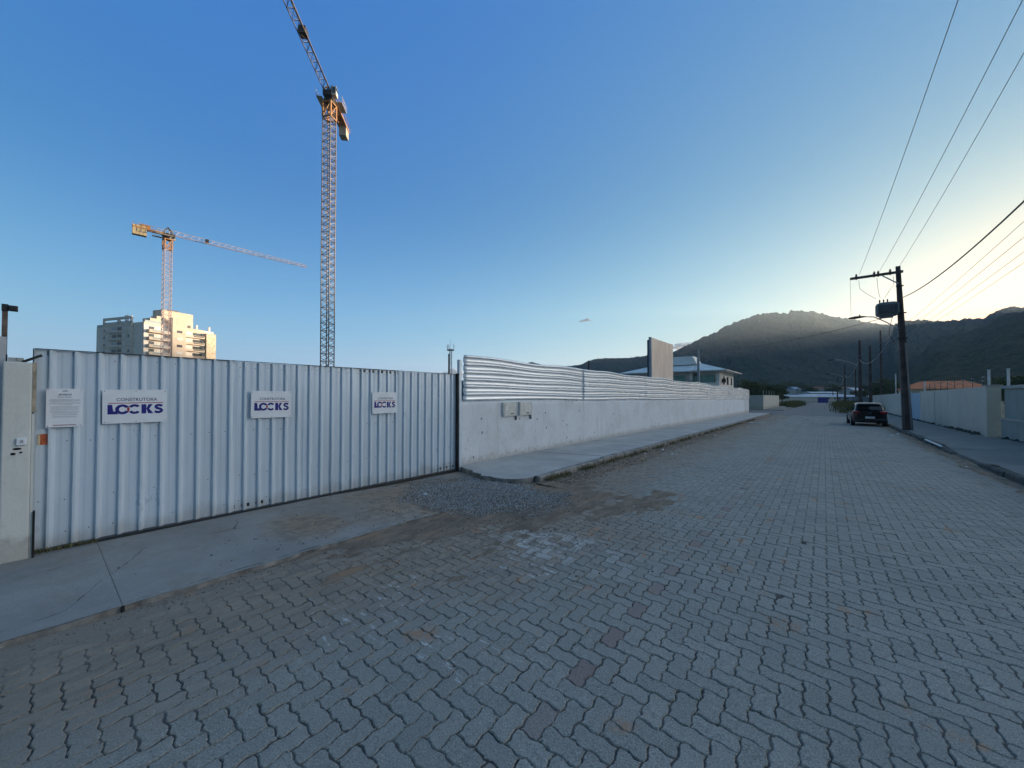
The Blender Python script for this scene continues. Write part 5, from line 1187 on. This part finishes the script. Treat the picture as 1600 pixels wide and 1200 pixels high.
for px, f, wd, dp, h, rh, rm, lab in ware: simple_house(px, f, wd, dp, h, rh, M_wr[rm], M_fw[2 if rm == 1 else 0], lab, 'warehouses beyond the end of the road', 'warehouse', 'warehouse')
for i in range(26):
    px = rr.choice([rr.uniform(1225, 1345), rr.uniform(1225, 1345), rr.uniform(1380, 1430)]); f = rr.uniform(300, 430)
    h = rr.uniform(5, 9)*f/330; r_ = simple_house(px, f, rr.uniform(7, 12), 8, h, 2, rr.choice(M_wr), rr.choice(M_fw), 'small distant house among the trees at the foot of the mountain', 'distant houses at the foot of the mountain')
# trees: three built, the rest copies
def plant_tree(src, loc, s_, rz, label, group):
    c = copy_tree(src); c.location = loc; c.scale = (s_, s_, s_*rr.uniform(.85, 1.1)); c.rotation_euler = (0, 0, rz); tag(c, label, 'tree', group); return c
T0 = tree((0, 0, 0), 5, 5.2, 'x', None, 0, 1, 2600, .15); T1 = tree((0, 0, 0), 5, 6.2, 'x', None, 1, 2, 2600, .15); T2 = tree((0, 0, 0), 5, 4.0, 'x', None, 0, 5, 2000, .15)
G1 = 'dark trees behind the pale wall across the side street'
first = []
for i, (px, f, s_, t) in enumerate(((1160, 84, .80, T0), (1175, 86, .98, T1), (1190, 82, .84, T0), (1203, 88, .86, T2), (1213, 95, .85, T1), (1222, 105, .8, T2))):
    p = at(px, 620, f); plant_tree(t, (p.x, p.y, -.3), s_, i*1.3, ['small dark tree just right of the end of the corrugated fence', 'broadest olive tree behind the pale wall across the side street', 'dark round tree over the middle of the pale wall', 'narrow dark tree behind the far end of the pale wall', 'olive tree at the far corner of the pale wall', 'small dark tree left of the road end'][i], G1)
G2 = 'distant trees below the mountain'
for i in range(46):
    px = rr.uniform(1185, 1460); f = rr.uniform(270, 460); p = at(px, 620, f)
    plant_tree(rr.choice((T0, T1, T2)), (p.x, p.y, -.3), f*.0052*rr.uniform(.8, 1.5), rr.uniform(0, 6), 'distant dark tree among the houses below the mountain', G2)
G3 = 'trees behind the right-hand wall'
for i, (px, f, s_, t, lab) in enumerate(((1375, 120, 1.25, T0, 'dark tree left of the utility pole behind the cream wall'), (1392, 140, 1.4, T1, 'olive tree just left of the nearest utility pole, far behind the wall'), (1428, 110, .9, T2, 'small dark tree between the utility pole and the orange roof'), (1575, 60, .98, T1, 'olive tree above the blue-grey wall at the right edge, the left one'), (1600, 52, 1.0, T0, 'dark tree above the blue-grey wall at the very right edge'), (1350, 135, 1.0, T0, 'dark tree behind the second utility pole'))):
    p = at(px, 620, f); plant_tree(t, (p.x, p.y, -.3), s_, i, lab, G3)
for t in (T0, T1, T2):
    for c in list(t.children): bpy.data.objects.remove(c)
    bpy.data.objects.remove(t)
# dark overgrown wall past the cream one
ow = MB().box(5.3, 5.6, 80.2, 125, -.5, 1.75).build('overgrown_wall', M_dk); tag(ow, 'dark overgrown wall beyond the cream wall, behind the weeds', 'wall')

# weeds and grass (stuff)
def grass(name, n, region, h, mat, zf, w_=.006, lean=.5, kind='stuff'):
    P = region(n); n = len(P); a = rng.random(n)*6.28; hh = h[0]+(h[1]-h[0])*rng.random(n)**1.5; l = lean*hh*rng.random(n); b = rng.random(n)*6.28
    ww = w_*(.6+.8*rng.random(n)); Z = zf(P[:, 0], P[:, 1]); dx, dy = np.cos(a)*ww, np.sin(a)*ww; lx, ly = np.cos(b)*l, np.sin(b)*l
    V = np.stack([np.stack([P[:, 0]-dx, P[:, 1]-dy, Z-.01], 1), np.stack([P[:, 0]+dx, P[:, 1]+dy, Z-.01], 1), np.stack([P[:, 0]+dx*.7+lx*.4, P[:, 1]+dy*.7+ly*.4, Z+hh*.6], 1), np.stack([P[:, 0]-dx*.7+lx*.4, P[:, 1]-dy*.7+ly*.4, Z+hh*.6], 1), np.stack([P[:, 0]+lx, P[:, 1]+ly, Z+hh], 1)], 1).reshape(-1, 3)
    i = np.arange(n)*5; F4 = np.stack([i, i+1, i+2, i+3], 1); F3 = np.stack([i+3, i+2, i+4], 1); r_ = rng.random(n)
    o = np_mesh(name, V, [F4, F3], [mat], False, None, {'rnd': np.concatenate([r_, r_])}); o['kind'] = kind; return o
s = NT('dry_grass'); M_gr = s.out(s.mix(s.n('ShaderNodeAttribute', attribute_name='rnd').outputs['Fac'], (.05, .065, .02), (.20, .17, .08)), .8, 0, .2)
def kg(n):
    y = 6.5+rng.random(n)**1.3*30; cl = fbm(y*1.7, y*0, 3, 91); k = rng.random(n) < (cl-.32)*2.2; y = y[k]
    return np.stack([KL+.01+np.abs(rng.normal(0, .07, len(y))), y], 1)
grass('kerb_grass', 9000, kg, (.02, .13), M_gr, lambda x, y: np.maximum(surf(x, y), gutter_z(x, y)), .004)
def pg(n): return np.stack([rng.normal(-6.52, .03, n), rng.uniform(-.05, .45, n)], 1)
grass('gate_grass', 260, pg, (.01, .05), M_gr, lambda x, y: np.full_like(x, .045), .003)
def rg1(n):
    y = rng.uniform(58, 125, n); k = (y-58)/67; return np.stack([rng.normal(3.6, .9, n), y], 1)
zf0 = lambda x, y: -.25+0*x
grass('roadside_weeds', 14000, rg1, (.3, 1.3), M_gr, zf0, .03, .4)
def rg2(n): return np.stack([rng.normal(-5.6, .75, n), rng.uniform(94, 125, n)], 1)
grass('roadside_weeds', 9000, rg2, (.3, 1.2), M_gr, zf0, .03, .4)
def rg3(n): return np.stack([rng.normal(KL-.25, .3, n), rng.uniform(84, 100, n)], 1)
grass('roadside_weeds', 3000, rg3, (.15, .6), M_gr, zf0, .02, .4)

# litter along the left kerb
M_lit = [mk('white_litter', (.62, .64, .64), .6), mk('yellow_litter', (.40, .38, .10), .6), mk('pale_blue_litter', (.40, .50, .56), .6)]
def litter(x, y, s_, mi, label, seed):
    r_ = random.Random(seed); mb = MB(); n = 9; z = float(max(surf(x, y), gutter_z(np.array(x), np.array(y)) if x < -2.8 and y > 6.2 else -1, dirt_z(np.array(x), np.array(y)) if y < 7 else -1))+.004
    top = [(s_*r_.uniform(.5, 1)*math.cos(6.28*i/n), s_*.6*r_.uniform(.5, 1)*math.sin(6.28*i/n), r_.uniform(0, .35)*s_) for i in range(n)]
    mb.add(top+[(0, 0, s_*.5)], [(i, (i+1) % n, n) for i in range(n)]); mb.add([(p[0], p[1], 0) for p in top], [tuple(range(n))[::-1]])
    mb.add(top+[(p[0], p[1], 0) for p in top], [(i, n+i, n+(i+1) % n, (i+1) % n) for i in range(n)])
    o = mb.build('litter', M_lit[mi], None, (x, y, z)); o.rotation_euler.z = r_.uniform(0, 3); tag(o, label, 'litter', 'scraps of litter')
for i, (px, py, s_, mi, lab) in enumerate(((1007, 708, .075, 0, 'white crumpled scrap at the left kerb, nearest of the kerb litter'), (1050, 707, .07, 0, 'flat white scrap in the gutter dirt, right of the yellow one'), (1035, 701, .08, 0, 'white crumpled scrap hard against the left kerb'), (1003, 715, .06, 1, 'yellow scrap in the grass at the left kerb'), (1057, 708, .05, 0, 'small white scrap beside the flat white one'), (665, 773, .07, 2, 'pale blue scrap lying by the gravel in front of the gate'), (466, 834, .03, 0, 'tiny white scrap on the driveway concrete'), (1392, 677.5, .11, 0, 'white scrap in the right gutter behind the car, nearer one'), (1402, 675, .11, 0, 'white scrap at the right kerb by the utility pole'), (1508, 725, .05, 0, 'small white scrap in the gutter at the right'), (1118, 678, .08, 0, 'white scrap on the left kerb far along the pavement'))):
    f = CAMH*FPX/(py-HOR); x, y = cw((px-800)/FPX*f, f); litter(x, y, s_, mi, lab, i)
# white concrete drain cover
mb = MB().tube([(-3.6, 31, -.16), (-3.6, 31, gz(31)+.035)], .5, 24); mb2 = mb.build('drain_cover', M_walk); tag(mb2, 'round pale concrete drain cover beside the left kerb', 'drain cover')
MB().tube([(-3.6, 31, gz(31)+.036), (-3.6, 31, gz(31)+.045)], .22, 20).build('inner_lid', M_walk_r, mb2)
# small pipe end in the driveway edge joint
o = MB().tube([(-4.395, .452, -.05), (-4.395, .452, .014)], .013, 14, caps=False).tube([(-4.395, .452, -.05), (-4.395, .452, .006)], .009, 12).build('drain_pipe_end', M_dark); tag(o, 'small dark pipe end where the driveway joint meets the road', 'pipe')

# ------------------------------------------------------------------ haze: one closed box of even air round everything
hz_o = MB().box(-3700, 3700, -3700, 3700, -1.5, 370).build('haze', None); hz_o['kind'] = 'stuff'
hm = bpy.data.materials.new('haze_air'); hm.use_nodes = True; t_ = hm.node_tree; t_.nodes.clear()
o_ = t_.nodes.new('ShaderNodeOutputMaterial'); v_ = t_.nodes.new('ShaderNodeVolumePrincipled')
v_.inputs['Color'].default_value = (.64, .82, 1, 1); v_.inputs['Density'].default_value = .00011; v_.inputs['Anisotropy'].default_value = .42
t_.links.new(v_.outputs[0], o_.inputs['Volume']); hz_o.data.materials.clear(); hz_o.data.materials.append(hm)

# small clouds low over the ridges, beyond the haze
s = NT('cloud_white'); lw_ = s.n('ShaderNodeLayerWeight', {'Blend': .35}).outputs['Facing']
tb = s.n('ShaderNodeBsdfTransparent'); mx = s.n('ShaderNodeMixShader'); nzc = s.noise(s.oc, .05, 5, .7)
s.t.links.new(s.m('MINIMUM', s.m('ADD', s.ramp(lw_, .1, .75), s.ramp(nzc, .55, .35, 0, .5)), 1.0), mx.inputs[0]); s.t.links.new(s.p.outputs[0], mx.inputs[1]); s.t.links.new(tb.outputs[0], mx.inputs[2])
s.t.links.new(mx.outputs[0], s.t.nodes['Material Output'].inputs['Surface']); s.set(s.p.inputs['Base Color'], (.9, .9, .9)); s.set(s.p.inputs['Roughness'], 1.0)
M_cloud = s.mat
def cloud(px, py, f, parts_, label):
    c = at(px, py, f); bm = bmesh.new(); r_ = random.Random(int(px))
    for dx, dy, rx, rz_ in parts_:
        k = f/FPX; p = at(px+dx, py+dy, f)-c
        m_ = Matrix.Translation(p) @ Matrix.Rotation(YAW, 4, 'Z') @ Matrix.Diagonal((rx*k, rx*k*.7, rz_*k, 1)); bmesh.ops.create_icosphere(bm, subdivisions=3, radius=1, matrix=m_)
    me = bpy.data.meshes.new('cloud'); bm.to_mesh(me); bm.free(); me.materials.append(M_cloud)
    V = np.array([v.co[:] for v in me.vertices]); n_ = fbm(V[:, 0]/22+V[:, 2]/31, V[:, 2]/17+V[:, 1]/25, 4, 5)-.5
    V += n_[:, None]*np.array([[14, 14, 9]])*f/5200; me.vertices.foreach_set('co', V.astype(np.float32).ravel())
    me.polygons.foreach_set('use_smooth', [True]*len(me.polygons)); me.update()
    o = mesh_obj('cloud', me); o.location = c; o['kind'] = 'stuff'
cloud(915, 500, 6200, [(-6, 1.5, 5, 1.0), (0, 0, 5, 1.8), (3, -1.2, 3.5, 1.8), (6, .5, 3, .8)], 'c')
cloud(1068, 540, 6500, [(-14, 3, 8, 2.5), (-4, 0, 11, 5), (8, -2, 9, 4), (-20, 4, 6, 1.5), (2, 5, 14, 3)], 'c')
cloud(706, 580, 6800, [(-8, 3, 9, 3), (3, 0, 8, 5), (12, 4, 8, 3.5)], 'c')
